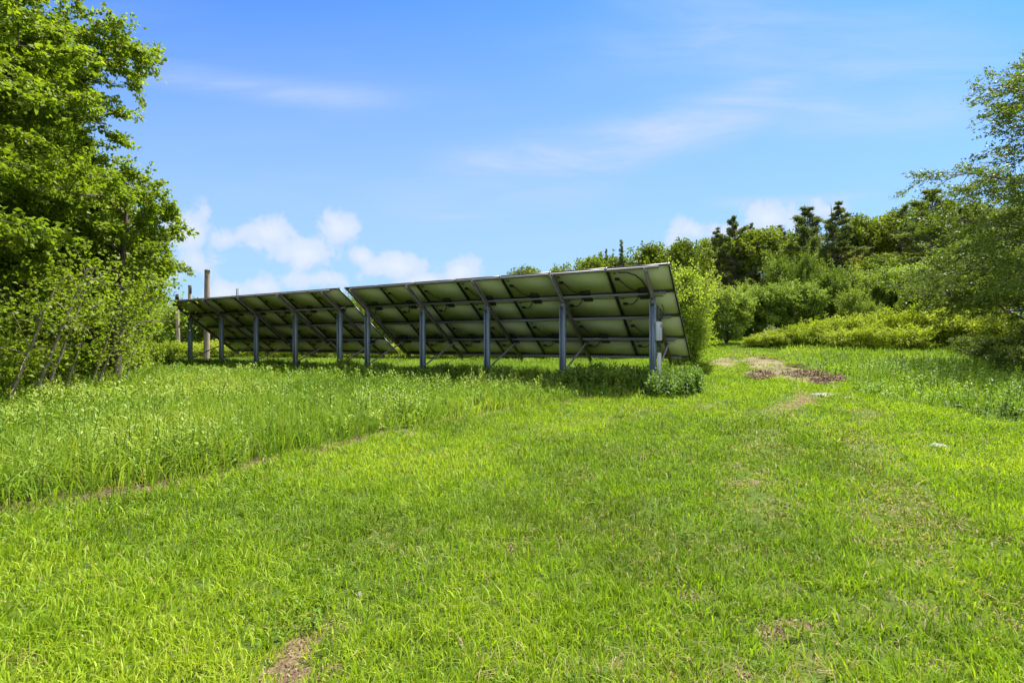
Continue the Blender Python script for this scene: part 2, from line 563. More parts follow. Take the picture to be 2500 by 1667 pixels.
def ground_material():
    m, w = new_mat("lawn_soil")
    g = w.n("ShaderNodeNewGeometry")
    pos = g.outputs["Position"]
    at = w.n("ShaderNodeAttribute", attribute_name="tint")
    n1 = w.noise(pos, 0.35, 6.0, 0.6)
    n2 = w.noise(pos, 5.0, 6.0, 0.7)
    n3 = w.noise(pos, 60.0, 4.0, 0.75)
    green = w.ramp(w.math("ADD", w.math("MULTIPLY", n1, 0.5), w.math("MULTIPLY", n2, 0.5)), [(0.3, (0.035, 0.06, 0.008)), (0.6, (0.075, 0.115, 0.012)), (0.8, (0.12, 0.15, 0.025))])
    soil = w.ramp(w.math("ADD", w.math("MULTIPLY", n3, 0.7), w.math("MULTIPLY", n2, 0.3)), [(0.3, (0.05, 0.032, 0.018)), (0.5, (0.125, 0.085, 0.05)), (0.62, (0.20, 0.145, 0.088)), (0.72, (0.30, 0.24, 0.165))])
    f = w.smooth(w.math("ADD", at.outputs["Fac"], w.math("MULTIPLY", w.math("SUBTRACT", n2, 0.5), 0.5)), 0.35, 0.65)
    col = w.mix(f, green, soil)
    finish(w, principled(w, col, 0.95, 0.0, 0.15, bump(w, n3, 0.7, 0.02)))
    return m


def path_material():
    m, w = new_mat("dirt_track")
    g = w.n("ShaderNodeNewGeometry")
    pos = g.outputs["Position"]
    n2 = w.noise(pos, 1.1, 6.0, 0.6)
    n3 = w.noise(pos, 22.0, 5.0, 0.75)
    col = w.ramp(w.math("ADD", w.math("MULTIPLY", n3, 0.5), w.math("MULTIPLY", n2, 0.5)), [(0.32, (0.065, 0.05, 0.024)), (0.48, (0.135, 0.11, 0.055)), (0.6, (0.20, 0.165, 0.095)), (0.75, (0.30, 0.26, 0.17))])
    finish(w, principled(w, col, 0.95, 0.0, 0.15, bump(w, n3, 0.6, 0.03)))
    return m


M["ground"] = ground_material()
M["path"] = path_material()

# ------------------------------------------------------------------ bare spots of the lawn: (x, y, rx, ry)
SPOTS = []
for (px, py, wpx, hpx) in [(722, 1590, 50, 56), (700, 1650, 80, 34), (800, 1640, 40, 20), (1235, 1340, 52, 14), (1800, 1648, 110, 26), (1930, 1520, 80, 16), (2420, 1545, 50, 20), (1500, 1630, 40, 20), (820, 1530, 60, 18),
                           (2090, 1055, 28, 6), (1880, 1545, 60, 22), (1850, 1178, 40, 8), (30, 1268, 60, 14), (250, 1215, 70, 10), (430, 1178, 60, 9), (620, 1130, 60, 8), (780, 1100, 50, 7), (1010, 1060, 70, 5), (1800, 1180, 50, 9), (80, 1605, 60, 20), (2130, 1330, 60, 15), (2300, 1640, 60, 18), (1690, 1455, 60, 16)]:
    x, y = P(px, py)
    SPOTS.append((x, y, wpx / F * y, max(0.06, hpx / F * y * y / H)))
SPOTS = np.array(SPOTS)


RUTS = [np.array([P(*p) for p in q]) for q in ([(1985, 958), (1915, 1000), (1885, 1060), (1865, 1130), (1850, 1230)], [(2130, 985), (2105, 1050), (2110, 1130), (2180, 1240), (2290, 1330), (2420, 1420)], [(1880, 1000), (1800, 1010), (1720, 990)])]


def rut(x, y):
    """0..1 on the worn wheel lines that run on from the track across the lawn."""
    x, y = np.asarray(x, float), np.asarray(y, float)
    best = np.full(x.shape, 1e9)
    for L in RUTS:
        for a, b in zip(L[:-1], L[1:]):
            ab = b - a
            t = np.clip(((x - a[0]) * ab[0] + (y - a[1]) * ab[1]) / (ab @ ab), 0, 1)
            best = np.minimum(best, np.hypot(x - a[0] - t * ab[0], y - a[1] - t * ab[1]))
    return (1 - ss(0.12, 0.55, best + (fbm(x * 2, y * 2, 47, 3) - 0.5) * 0.5)) * ss(0.3, 0.6, fbm(x * 1.3, y * 1.3, 48, 3))


def bare(x, y):
    """0..1: how bare the lawn is."""
    x, y = np.asarray(x, float), np.asarray(y, float)
    b = np.zeros_like(x)
    wx = (fbm(x * 5, y * 5, 41, 3) - 0.5) * 0.9
    wy = (fbm(x * 5, y * 5, 42, 3) - 0.5) * 0.9
    for (sx, sy, rx, ry) in SPOTS:
        r = np.sqrt(((x - sx) / rx + wx) ** 2 + ((y - sy) / ry + wy) ** 2)
        b = np.maximum(b, (1 - ss(0.35, 1.3, r)) * (1.0 if rx * ry > 0.004 and sy < 2.4 and sx < -0.5 else 0.62))
    thin = ss(0.62, 0.80, fbm(x * 1.7, y * 1.7, 31, 4)) * ss(-0.6, 0.8, x / np.maximum(y, 1) + 0.15) * 0.45
    return np.maximum(np.maximum(b, thin * (1 - ss(5, 12, y))), 0.75 * rut(x, y) * ss(7, 12, y))


def build_ground():
    n = 440
    t = np.linspace(-1, 1, n)
    X = 1.0 * np.sinh(7.0 * t)
    Y = 3.5 + 1.0 * np.sinh(7.0 * np.linspace(-0.62, 1.02, n))
    gx, gy = np.meshgrid(X, Y)
    z = gz(gx, gy)
    V = np.stack([gx, gy, z], -1).reshape(-1, 3)
    i, j = np.meshgrid(np.arange(n - 1), np.arange(n - 1))
    a = (j * n + i).ravel()
    Q = np.stack([a, a + 1, a + n + 1, a + n], 1)
    el = ss(-0.25, 0.0, edge_left(gx, gy)) * (1 - ss(0.5, 1.2, edge_left(gx, gy))) * (gy < 14) * (0.15 + 0.85 * fbm(gx * 0.9, gy * 0.9, 69, 3))
    b = np.maximum(bare(gx, gy), el)
    o = obj("ground", mesh_np("ground", V, [Q], b.ravel(), smooth=True), M["ground"])
    tag(o, kind="structure")


build_ground()

# ------------------------------------------------------------------ dirt track, mulch, rocks
PATH_PX = [(1735, 852), (1768, 857), (1836, 868), (1911, 880), (1935, 896), (2006, 911), (2058, 930), (2044, 946), (1989, 938), (1918, 923), (1884, 924), (1838, 928), (1826, 908), (1818, 885), (1778, 871), (1742, 860)]
PATH = np.array([P(*p) for p in PATH_PX])


def inside(poly, x, y):
    r = np.zeros(np.shape(x), bool)
    n = len(poly)
    for i in range(n):
        x0, y0 = poly[i]
        x1, y1 = poly[(i + 1) % n]
        c = ((y0 > y) != (y1 > y)) & (x < (x1 - x0) * (y - y0) / (y1 - y0 + 1e-12) + x0)
        r ^= c
    return r


def in_path(x, y):
    wx = (fbm(x * 1.6, y * 1.6, 51, 3) - 0.5) * 0.8
    wy = (fbm(x * 1.6, y * 1.6, 52, 3) - 0.5) * 0.8
    return inside(PATH, x + wx, y + wy)


def build_path():
    c = 0.14
    x0, y0 = PATH.min(0) - 1.5
    x1, y1 = PATH.max(0) + 1.5
    X = np.arange(x0, x1, c)
    Y = np.arange(y0, y1, c)
    gx, gy = np.meshgrid(X, Y)
    keep = in_path(gx + c / 2, gy + c / 2)[:-1, :-1]
    z = gz(gx, gy) + 0.022
    n = len(X)
    V = np.stack([gx, gy, z], -1).reshape(-1, 3)
    j, i = np.nonzero(keep)
    a = j * n + i
    Q = np.stack([a, a + 1, a + n + 1, a + n], 1)
    us, inv = np.unique(Q, return_inverse=True)
    o = obj("path", mesh_np("path", V[us], [inv.reshape(-1, 4)], smooth=True), M["path"])
    tag(o, kind="structure")
    # bark mulch chips lying on the worn corners of the track
    pos = []
    for (px, py, wpx, hpx, n_) in [(1858, 918, 34, 11, 1500), (1965, 915, 58, 9, 2100), (2015, 932, 40, 8, 1500), (1920, 897, 26, 6, 300), (1880, 876, 40, 2.5, 300), (1800, 865, 40, 1.3, 200), (1845, 871, 30, 1.6, 200), (1905, 882, 30, 2.5, 350), (1950, 895, 30, 3, 400), (1995, 907, 30, 3, 400), (2042, 922, 24, 4, 400), (1790, 874, 24, 2, 150)]:
        r = np.sqrt(rng.uniform(0, 1, n_))
        th = rng.uniform(0, 2 * math.pi, n_)
        for k in range(n_):
            q = P_fast(px + wpx * r[k] * math.cos(th[k]), py + hpx * r[k] * math.sin(th[k]))
            if fbm(q[0] * 2.2, q[1] * 2.2, 55, 3) > 0.43:
                pos.append(q)
    pos = np.array(pos)
    m = len(pos)
    p3 = np.column_stack([pos, gz(pos[:, 0], pos[:, 1]) + 0.03 + rng.uniform(0, 0.05, m)])
    d = rand_dirs(m)
    d[:, 2] *= 0.3
    nr = rand_dirs(m) * 0.5 + np.array([0, 0, 1.0])
    V, Q, tn = leaf_quads(p3, d, nr, rng.uniform(0.05, 0.16, m), rng.uniform(0.025, 0.06, m), np.clip(rng.beta(1.6, 3, m), 0, 1), 0.1, 0.05)
    tag(obj("mulch", mesh_np("mulch", V, [Q], tn), M["mulch"]), "dark brown bark mulch strewn over the bend of the dirt track", "mulch", kind="stuff")


def P_fast(px, py):
    return P(px, py, 9)


build_path()


def rock(name, label, px, py, rx, ry, h, seed, group=None):
    r = np.random.default_rng(seed)
    x, y = P(px, py)
    nu, nv = 26, 9
    V = []
    for a in range(nv):
        f = a / (nv - 1)
        el = f * math.pi / 2
        for b in range(nu):
            th = b / nu * 2 * math.pi
            k = 1 + 0.35 * (float(fbm(math.cos(th) * 1.4 + 5, math.sin(th) * 1.4 + f, seed, 3)) - 0.5) * 2
            cr = math.cos(el) ** 0.55
            zz = math.sin(el) ** 0.8 * h * (0.8 + 0.5 * float(fbm(math.cos(th) * cr * 2 + 3, math.sin(th) * cr * 2, seed + 4, 3)))
            V.append((rx * k * cr * math.cos(th), ry * k * cr * math.sin(th), zz - 0.04))
    Q = [(a * nu + b, a * nu + (b + 1) % nu, (a + 1) * nu + (b + 1) % nu, (a + 1) * nu + b) for a in range(nv - 1) for b in range(nu)]
    o = obj(name, mesh_np(name, V, [np.array(Q)], smooth=True), M["rock"], loc=(x, y, float(gz(x, y))), rot=(0, 0, r.uniform(0, 6)))
    tag(o, label, "rock", group)
    ROCKS.append((x, y, max(rx, ry)))


ROCKS = []
rock("rock", "pale flat rock showing through the mown lawn on the right", 2290, 1094, 0.13, 0.10, 0.10, 3)
rock("rock", "long whitish slab of rock in the lawn below the mulch patch", 2008, 966, 0.30, 0.17, 0.10, 4)
rock("rock", "low grey stone just right of the whitish slab below the mulch", 2080, 972, 0.24, 0.10, 0.07, 5)
rock("stone", "small white stone lying between grass blades in the foreground lawn", 876, 1453, 0.02, 0.02, 0.055, 6)

# ------------------------------------------------------------------ lawn
def wedge(n, d0, d1, power, half=1.7):
    """Points ahead of the camera, density falling with distance to the given power."""
    e = 2 - power
    u = rng.uniform(0, 1, n)
    D = (d0 ** e + u * (d1 ** e - d0 ** e)) ** (1 / e)
    return D * rng.uniform(-half, half, n), D


def build_lawn():
    nt = 82000
    per = 11
    tx, ty = wedge(nt, 1.45, 48, 1.42)
    el, er = edge_left(tx, ty), edge_right(tx, ty)
    keep = (el < -0.04 + 0.5 * (fbm(tx * 1.6, ty * 1.6, 66, 3) - 0.42)) & (er < 0.3) & ((~in_path(tx, ty)) | (rng.uniform(0, 1, nt) < 0.14)) & ~((tx < 5.6) & (ty > 12 - tx * 0.5 + 7))
    bb = bare(tx, ty)
    keep &= rng.uniform(0, 1, nt) > bb * 0.93
    for (rx, ry, rr) in ROCKS:
        keep &= np.hypot(tx - rx, ty - ry) > rr * 0.8
    tx, ty, bb = tx[keep], ty[keep], bb[keep]
    nt = len(tx)
    D = np.hypot(tx, ty)
    n = nt * per
    T = np.repeat(np.arange(nt), per)
    spread = 0.026 * (1 + 0.20 * D[T])
    off = rng.normal(size=(n, 2)) * spread[:, None]
    x, y = tx[T] + off[:, 0], ty[T] + off[:, 1]
    pos = np.column_stack([x, y, gz(x, y) - 0.004])
    ang = np.arctan2(off[:, 1], off[:, 0]) + rng.normal(size=n) * 0.9
    d = np.stack([np.cos(ang), np.sin(ang), np.zeros(n)], 1)
    tall = 0.5 + 0.9 * fbm(tx * 0.9, ty * 0.9, 61, 4) + 0.5 * (vnoise(tx * 5, ty * 5, 62) - 0.3)
    rt = rut(tx, ty)
    hgt = (0.052 + 0.030 * rng.uniform(0, 1, n)) * tall[T] * (1 + 0.06 * np.minimum(D[T], 9)) * (1 - 0.5 * bb[T]) * (1 - 0.35 * rt[T]) * rng.uniform(0.6, 1.25, n)
    wid = 0.0030 * (1 + 0.34 * D[T]) * rng.uniform(0.7, 1.4, n)
    bend = np.clip(rng.normal(0.55, 0.28, n), 0.05, 1.1)
    zone = fbm(tx * 0.45, ty * 0.45, 63, 4)
    yel = 0.57 + 0.9 * (zone - 0.5) + 0.30 * (vnoise(tx * 3.2, ty * 3.2, 64) - 0.5) - 0.02 * np.clip(tx, -6, 6)
    tint = yel[T] + (rng.normal(size=nt) * 0.10)[T] + rng.normal(size=n) * 0.13
    tint = np.clip(tint, 0.2, 1.0)
    dryp = 0.035 + 0.30 * bb + 0.38 * rt + 0.22 * ss(0.58, 0.75, fbm(tx * 1.1, ty * 1.1, 65, 4)) * ss(-2, 1.5, tx)
    dry = rng.uniform(0, 1, n) < dryp[T]
    tint[dry] = rng.uniform(0.0, 0.12, dry.sum())
    bend[dry] = rng.uniform(0.8, 1.5, dry.sum())
    V, Q, Tr, tn = blades(pos, d, hgt, wid, bend, tint)
    o = obj("grass", mesh_np("grass", V, [Q, Tr], tn), M["lawn"])
    tag(o, "short bright yellow green mown grass of the lawn", "grass", kind="stuff")


build_lawn()


def build_clover():
    nt = 8000
    x, y = wedge(nt, 1.5, 14, 1.2)
    k = (edge_left(x, y) < 0.1) & (edge_right(x, y) < 0.1) & (bare(x, y) < 0.4) & (fbm(x * 0.8, y * 0.8, 67, 4) > 0.50)
    x, y = x[k], y[k]
    nt, per = len(x), 8
    T = np.repeat(np.arange(nt), per)
    az = rng.uniform(0, 6.28, nt * per)
    el = rng.uniform(0.1, 0.9, nt * per)
    d = np.stack([np.cos(az) * np.cos(el), np.sin(az) * np.cos(el), np.sin(el)], 1)
    p = np.column_stack([x[T], y[T], gz(x[T], y[T]) + rng.uniform(0.005, 0.045, nt * per)]) + d * rng.uniform(0.0, 0.03, nt * per)[:, None]
    D = np.hypot(x, y)[T]
    L = rng.uniform(0.010, 0.024, nt)[T] * rng.uniform(0.8, 1.2, nt * per) * (1 + 0.10 * D)
    V, Q, tn = leaf_quads(p, d, np.tile([[0, 0, 1.0]], (nt * per, 1)) + rng.normal(size=(nt * per, 3)) * 0.2, L, L * rng.choice([0.35, 0.7], nt)[T], np.clip(rng.normal(0.42, 0.16, nt)[T] + rng.normal(size=nt * per) * 0.06, 0, 0.9), 0.2, 0.25)
    tag(obj("lawn_weeds", mesh_np("lawn_weeds", V, [Q], tn), M["clover"]), "small broad leafed weeds and clover low in the mown lawn", "weeds", kind="stuff")


build_clover()


def build_litter():
    m = 3600
    k = rng.integers(0, len(SPOTS), m)
    big = SPOTS[:, 2] * SPOTS[:, 3]
    k = rng.choice(len(SPOTS), m, p=big ** 0.6 / (big ** 0.6).sum())
    x = SPOTS[k, 0] + rng.normal(size=m) * SPOTS[k, 2] * 0.62
    y = SPOTS[k, 1] + rng.normal(size=m) * SPOTS[k, 3] * 0.62
    p = np.column_stack([x, y, gz(x, y) + rng.uniform(0.002, 0.016, m)])
    d = rand_dirs(m)
    d[:, 2] *= 0.25
    V, Q, tn = leaf_quads(p, d, rand_dirs(m) * 0.5 + np.array([0, 0, 1.0]), rng.uniform(0.008, 0.045, m), rng.uniform(0.003, 0.009, m), np.clip(rng.beta(2, 1.6, m), 0, 1), 0.1, 0.05)
    tag(obj("litter", mesh_np("litter", V, [Q], tn), M["straw"]), "dry straw and leaf bits on the bare earth spots of the lawn", "litter", kind="stuff")


build_litter()


def build_meadow():
    # unmown strip on the left, in front of and below the panels, and the meadow on the right of the track
    xs, ys, hs = [], [], []
    ax, ay = wedge(34000, 3.0, 34, 1.25, 1.6)
    el = edge_left(ax, ay)
    k = (el > 0.06 + 0.3 * (fbm(ax * 1.9, ay * 1.9, 68, 3) - 0.55))
    xs.append(ax[k]); ys.append(ay[k])
    hs.append((0.16 + 0.22 * fbm(ax[k] * 0.5, ay[k] * 0.5, 71, 3)) * (1.5 - 0.2 * ss(5, 10, ay[k])) * ss(-0.15, 0.5, el[k]) * np.where(ay[k] > 16.5 - ax[k] * 0.55, 0.75, 1.0))
    bx, by = wedge(24000, 6.0, 48, 1.15, 1.9)
    er = edge_right(bx, by)
    k = (er > 0.1) & ~in_path(bx, by)
    xs.append(bx[k]); ys.append(by[k])
    hs.append((0.22 + 0.35 * fbm(bx[k] * 0.5, by[k] * 0.5, 72, 3)) * ss(-0.1, 1.5, er[k]))
    tx, ty, th = np.concatenate(xs), np.concatenate(ys), np.concatenate(hs)
    per = 9
    nt = len(tx)
    n = nt * per
    D = np.hypot(tx, ty)
    T = np.repeat(np.arange(nt), per)
    off = rng.normal(size=(n, 2)) * (0.05 * (1 + 0.10 * D[T]))[:, None]
    x, y = tx[T] + off[:, 0], ty[T] + off[:, 1]
    pos = np.column_stack([x, y, gz(x, y) - 0.01])
    ang = np.arctan2(off[:, 1], off[:, 0]) + rng.normal(size=n) * 0.8
    d = np.stack([np.cos(ang), np.sin(ang), np.zeros(n)], 1)
    hgt = th[T] * rng.uniform(0.6, 1.35, n) + 0.05
    wid = 0.0048 * (1 + 0.20 * D[T]) * rng.uniform(0.7, 1.4, n)
    bend = np.clip(rng.normal(0.55, 0.3, n), 0.05, 1.2)
    zone = fbm(tx * 0.35, ty * 0.35, 73, 3)
    tint = np.clip(0.55 + 1.0 * (zone[T] - 0.5) + rng.normal(size=n) * 0.14, 0.14, 1)
    dry = rng.uniform(0, 1, n) < 0.03
    tint[dry] = 0.03
    V, Q, Tr, tn = blades(pos, d, hgt, wid, bend, tint)
    tag(obj("tall_grass", mesh_np("tall_grass", V, [Q, Tr], tn), M["meadow"]), "tall unmown green grass beside the lawn and under the panels", "grass", kind="stuff")


build_meadow()


def weed_arrays(x, y, hgt, nleaf, leaf_l, tint0, r=rng, leafw=0.22, spread=0.0):
    """Leafy stalks: a thin stem and lance leaves set spirally up it."""
    n = len(x)
    base = np.column_stack([x, y, gz(x, y) - 0.01])
    lean = r.normal(size=(n, 2)) * 0.12
    D = np.hypot(x, y)
    k = np.tile(np.arange(nleaf), n)
    T = np.repeat(np.arange(n), nleaf)
    f = 0.12 + 0.88 * (k + r.uniform(0, 1, n * nleaf)) / nleaf
    top = np.column_stack([lean * hgt[:, None], hgt])
    p = base[T] + top[T] * f[:, None]
    if spread:
        p[:, :2] += r.normal(size=(len(p), 2)) * spread
    az = k * 2.4 + r.uniform(0, 6.28, n)[T] + r.normal(size=len(T)) * 0.3
    el = 0.25 + 0.9 * f ** 2 + r.normal(size=len(T)) * 0.2
    d = np.stack([np.cos(az) * np.cos(el), np.sin(az) * np.cos(el), np.sin(el)], 1)
    L = leaf_l[T] * (1.15 - 0.55 * f) * r.uniform(0.75, 1.25, len(T))
    nr = np.tile(np.array([[0, 0, 1.0]]), (len(T), 1)) + r.normal(size=(len(T), 3)) * 0.25
    tint = np.clip(tint0[T] + 0.20 * (f - 0.5) + r.normal(size=len(T)) * 0.1, 0, 1)
    V1, Q1, t1 = leaf_quads(p, d, nr, L, L * leafw, tint, 0.25, 0.28)
    # stems as thin blades crossed at right angles
    s = 0.0022 * (1 + 0.25 * D)[:, None]
    ex, ey = np.array([[1.0, 0, 0]]), np.array([[0, 1.0, 0]])
    tp = base + top
    Vs = np.concatenate([np.stack([base - ex * s, base + ex * s, tp + ex * s * .5, tp - ex * s * .5], 1).reshape(-1, 3), np.stack([base - ey * s, base + ey * s, tp + ey * s * .5, tp - ey * s * .5], 1).reshape(-1, 3)])
    Qs = np.arange(len(Vs)).reshape(-1, 4) + len(V1)
    return np.concatenate([V1, Vs]), np.concatenate([Q1, Qs]), np.concatenate([t1, np.full(len(Vs), 0.25)])


A0 = np.array([3.87, 13.5])
UU = np.array([-0.8743, 0.4855])
VV = np.array([0.4855, 0.8743])


def row_coords(x, y):
    r = (x - A0[0]) * UU[0] + (y - A0[1]) * UU[1]
    v = (x - A0[0]) * VV[0] + (y - A0[1]) * VV[1]
    return r, v


def build_weeds():
    ax, ay = wedge(19000, 3.5, 26, 1.2, 1.5)
    el = edge_left(ax, ay)
    r, v = row_coords(ax, ay)
    dens = ss(0.40, 0.62, fbm(ax * 0.55, ay * 0.55, 81, 3)) * 0.9 + 0.12
    k = (el > 0.25) & (rng.uniform(0, 1, len(ax)) < dens) & (v < 1.0)
    x1, y1 = ax[k], ay[k]
    h1 = (0.26 + 0.24 * fbm(x1 * 0.6, y1 * 0.6, 82, 3)) * (1.4 - 0.3 * ss(5, 10, y1)) * ss(0.0, 0.8, el[k]) * rng.uniform(0.7, 1.25, len(x1)) + 0.08
    t1 = np.clip(0.66 + 0.9 * (fbm(x1 * 0.4, y1 * 0.4, 83, 3) - 0.5), 0.1, 0.95)
    bx, by = wedge(8600, 7.0, 30, 0.9, 1.8)
    er = edge_right(bx, by)
    k = (er > 0.35) & (by < 24) & (rng.uniform(0, 1, len(bx)) < 0.25 + 0.75 * ss(0.38, 0.6, fbm(bx * 0.5, by * 0.5, 84, 3)))
    x2, y2 = bx[k], by[k]
    h2 = (0.34 + 0.40 * fbm(x2 * 0.6, y2 * 0.6, 85, 3)) * ss(-0.2, 1.6, er[k]) * rng.uniform(0.7, 1.2, len(x2)) + 0.08
    t2 = np.clip(0.55 + 0.8 * (fbm(x2 * 0.4, y2 * 0.4, 86, 3) - 0.5), 0.1, 0.95)
    x, y, h, t = np.concatenate([x1, x2]), np.concatenate([y1, y2]), np.concatenate([h1, h2]), np.concatenate([t1, t2])
    ll = 0.075 * (1 + 0.05 * np.hypot(x, y)) * rng.uniform(0.8, 1.3, len(x))
    sp = fbm(x * 0.45, y * 0.45, 88, 3) + rng.normal(size=len(x)) * 0.10 > 0.5
    a, b = ~sp, sp
    V, Q, tn = weed_arrays(x[a], y[a], h[a], 22, ll[a], t[a])
    V2, Q2, t2_ = weed_arrays(x[b], y[b], h[b] * 0.8, 14, ll[b] * 0.9, t[b] - 0.12, leafw=0.5, spread=0.03)
    V, Q, tn = np.concatenate([V, V2]), np.concatenate([Q, Q2 + len(V)]), np.concatenate([tn, t2_])
    tag(obj("weeds", mesh_np("weeds", V, [Q], tn), M["weed"]), "leafy knee high weeds mixed into the unmown grass", "weeds", kind="stuff")
    # darker broad-leaved growth along the foot of the posts
    n = 2700
    r = rng.uniform(0, 1, n) ** 1.25 * 27.2 - 1.2
    v = rng.normal(-0.15, 0.62, n)
    x = A0[0] + UU[0] * r + VV[0] * v
    y = A0[1] + UU[1] * r + VV[1] * v
    h = (0.22 + 0.42 * fbm(r * 0.5, v, 91, 3)) * rng.uniform(0.7, 1.25, n) * (0.78 + 0.42 * ss(9, 0, r))
    ll = rng.uniform(0.10, 0.17, n)
    V, Q, tn = weed_arrays(x, y, h, 20, ll, np.clip(rng.normal(0.25, 0.16, n), 0, 0.8), leafw=0.42, spread=0.05)
    tag(obj("undergrowth", mesh_np("undergrowth", V, [Q], tn), M["weed"]), "dark leafy undergrowth along the feet of the steel posts", "undergrowth", kind="stuff")


build_weeds()

# tall single stalks at the edge of the unmown strip
STALKS = [(160, 1150, 0.50), (87, 1165, 0.46), (61, 1150, 0.42), (5, 1160, 0.44), (184, 1140, 0.36), (30, 1155, 0.34)]
for i, (px, py, h) in enumerate(STALKS):
    x, y = P(px, py)
    r2 = np.random.default_rng(100 + i)
    t = empty("tall_weed", (x, y, float(gz(x, y))))
    tag(t, "tall single weed stalk with narrow pale leaves in the left unmown strip", "weed", "tall weed stalks at the left")
    n = 46
    f = np.linspace(0.15, 1, n)
    lean = r2.normal(size=2) * 0.05
    pts = np.stack([lean[0] * f ** 2, lean[1] * f ** 2, f * h], 1)
    V, Q = tube_np(np.stack([np.linspace(0, 1, 6) ** 2 * lean[0], np.linspace(0, 1, 6) ** 2 * lean[1], np.linspace(-0.02, h, 6)], 1), np.linspace(0.005, 0.002, 6), 5)
    obj("stem", mesh_np("stem", V, [Q], smooth=True), M["stem"], t)
    az = np.arange(n) * 2.4 + r2.normal(size=n) * 0.2
    e = 0.15 + 1.0 * f ** 3
    d = np.stack([np.cos(az) * np.cos(e), np.sin(az) * np.cos(e), np.sin(e)], 1)
    L = 0.10 * (1.1 - 0.5 * f) * r2.uniform(0.8, 1.2, n)
    V, Q, tn = leaf_quads(pts, d, np.tile([[0, 0, 1.0]], (n, 1)) + r2.normal(size=(n, 3)) * 0.1, L, L * 0.2, np.clip(0.72 + r2.normal(size=n) * 0.1, 0, 1), 0.2, 0.3)
    obj("leaves", mesh_np("leaves", V, [Q], tn), M["weed"], t)

# ------------------------------------------------------------------ solar arrays
TILT = R(37.5)
PW, PH_, GAP = 1.666, 1.016, 0.004
TOPV, TOPZ = -0.77, 1.976
ROT = math.atan2(-0.4855, 0.8743)
SPC = 2.68
RX_TILT = Matrix.Rotation(-TILT, 4, "X")


def slope_matrix(zoff):
    """Array frame: x along the row, y down the slope, z out of the panel face; origin at the high edge of the panels' underside."""
    return Matrix.Translation((0, TOPV, TOPZ + zoff)) @ RX_TILT


def panel_proto(lower):
    """One module seen from below; the inverter hangs at its low edge, or at its high edge if lower."""
    mb = MB()
    hw, hh = PW / 2, PH_ / 2
    e = 0.036
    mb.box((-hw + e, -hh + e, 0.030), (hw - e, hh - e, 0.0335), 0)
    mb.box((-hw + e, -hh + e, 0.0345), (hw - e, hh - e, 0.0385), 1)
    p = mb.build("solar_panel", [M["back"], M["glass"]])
    f = MB()
    f.box((-hw, -hh, 0), (hw, -hh + e, 0.04))
    f.box((-hw, hh - e, 0), (hw, hh, 0.04))
    f.box((-hw, -hh + e, 0.0005), (-hw + e, hh - e, 0.0395))
    f.box((hw - e, -hh + e, 0.0005), (hw, hh - e, 0.0395))
    f.build("frame", M["frame"], p)
    jx, jy = -0.64, -0.06
    j = MB().box((jx - 0.065, jy - 0.05, 0.004), (jx + 0.065, jy + 0.05, 0.0295), bevel=0.006).build("junction_box", M["black"], p)
    MB().box((jx - 0.06, jy - 0.24, 0.0270), (jx + 0.02, jy - 0.19, 0.0292)).build("rating_sticker", M["sticker"], p)
    iy = -hh + 0.145 if lower else hh - 0.075
    ix = -0.02
    iv = MB()
    iv.box((ix - 0.14, iy - 0.095, -0.034), (ix + 0.14, iy + 0.095, 0.020), bevel=0.012)
    for q in range(5):
        iv.box((ix - 0.10 + q * 0.045, iy - 0.07, -0.042), (ix - 0.085 + q * 0.045, iy + 0.07, -0.0342))
    iv.box((ix - 0.19, iy - 0.03, -0.012), (ix - 0.141, iy + 0.03, 0.012))
    iv.build("microinverter", M["black"], p)
    a = np.array([jx + 0.05, jy, 0.014])
    b = np.array([ix - 0.17, iy, 0.0])
    tt = np.linspace(0, 1, 14)[:, None]
    pts = a + (b - a) * tt
    sag = np.sin(tt[:, 0] * math.pi)
    pts[:, 1] += sag * (0.10 if lower else 0.05)
    pts[:, 2] -= sag * 0.045
    MB().tube(pts, 0.014, 6).build("cable", M["black"], p)
    return p


def copy_thing(o, parent=None, depth=0):
    c = o.copy()
    COL.objects.link(c)
    c.parent = parent
    for ch in list(o.children):
        copy_thing(ch, c, depth + 1)
    return c


PROTO = {}


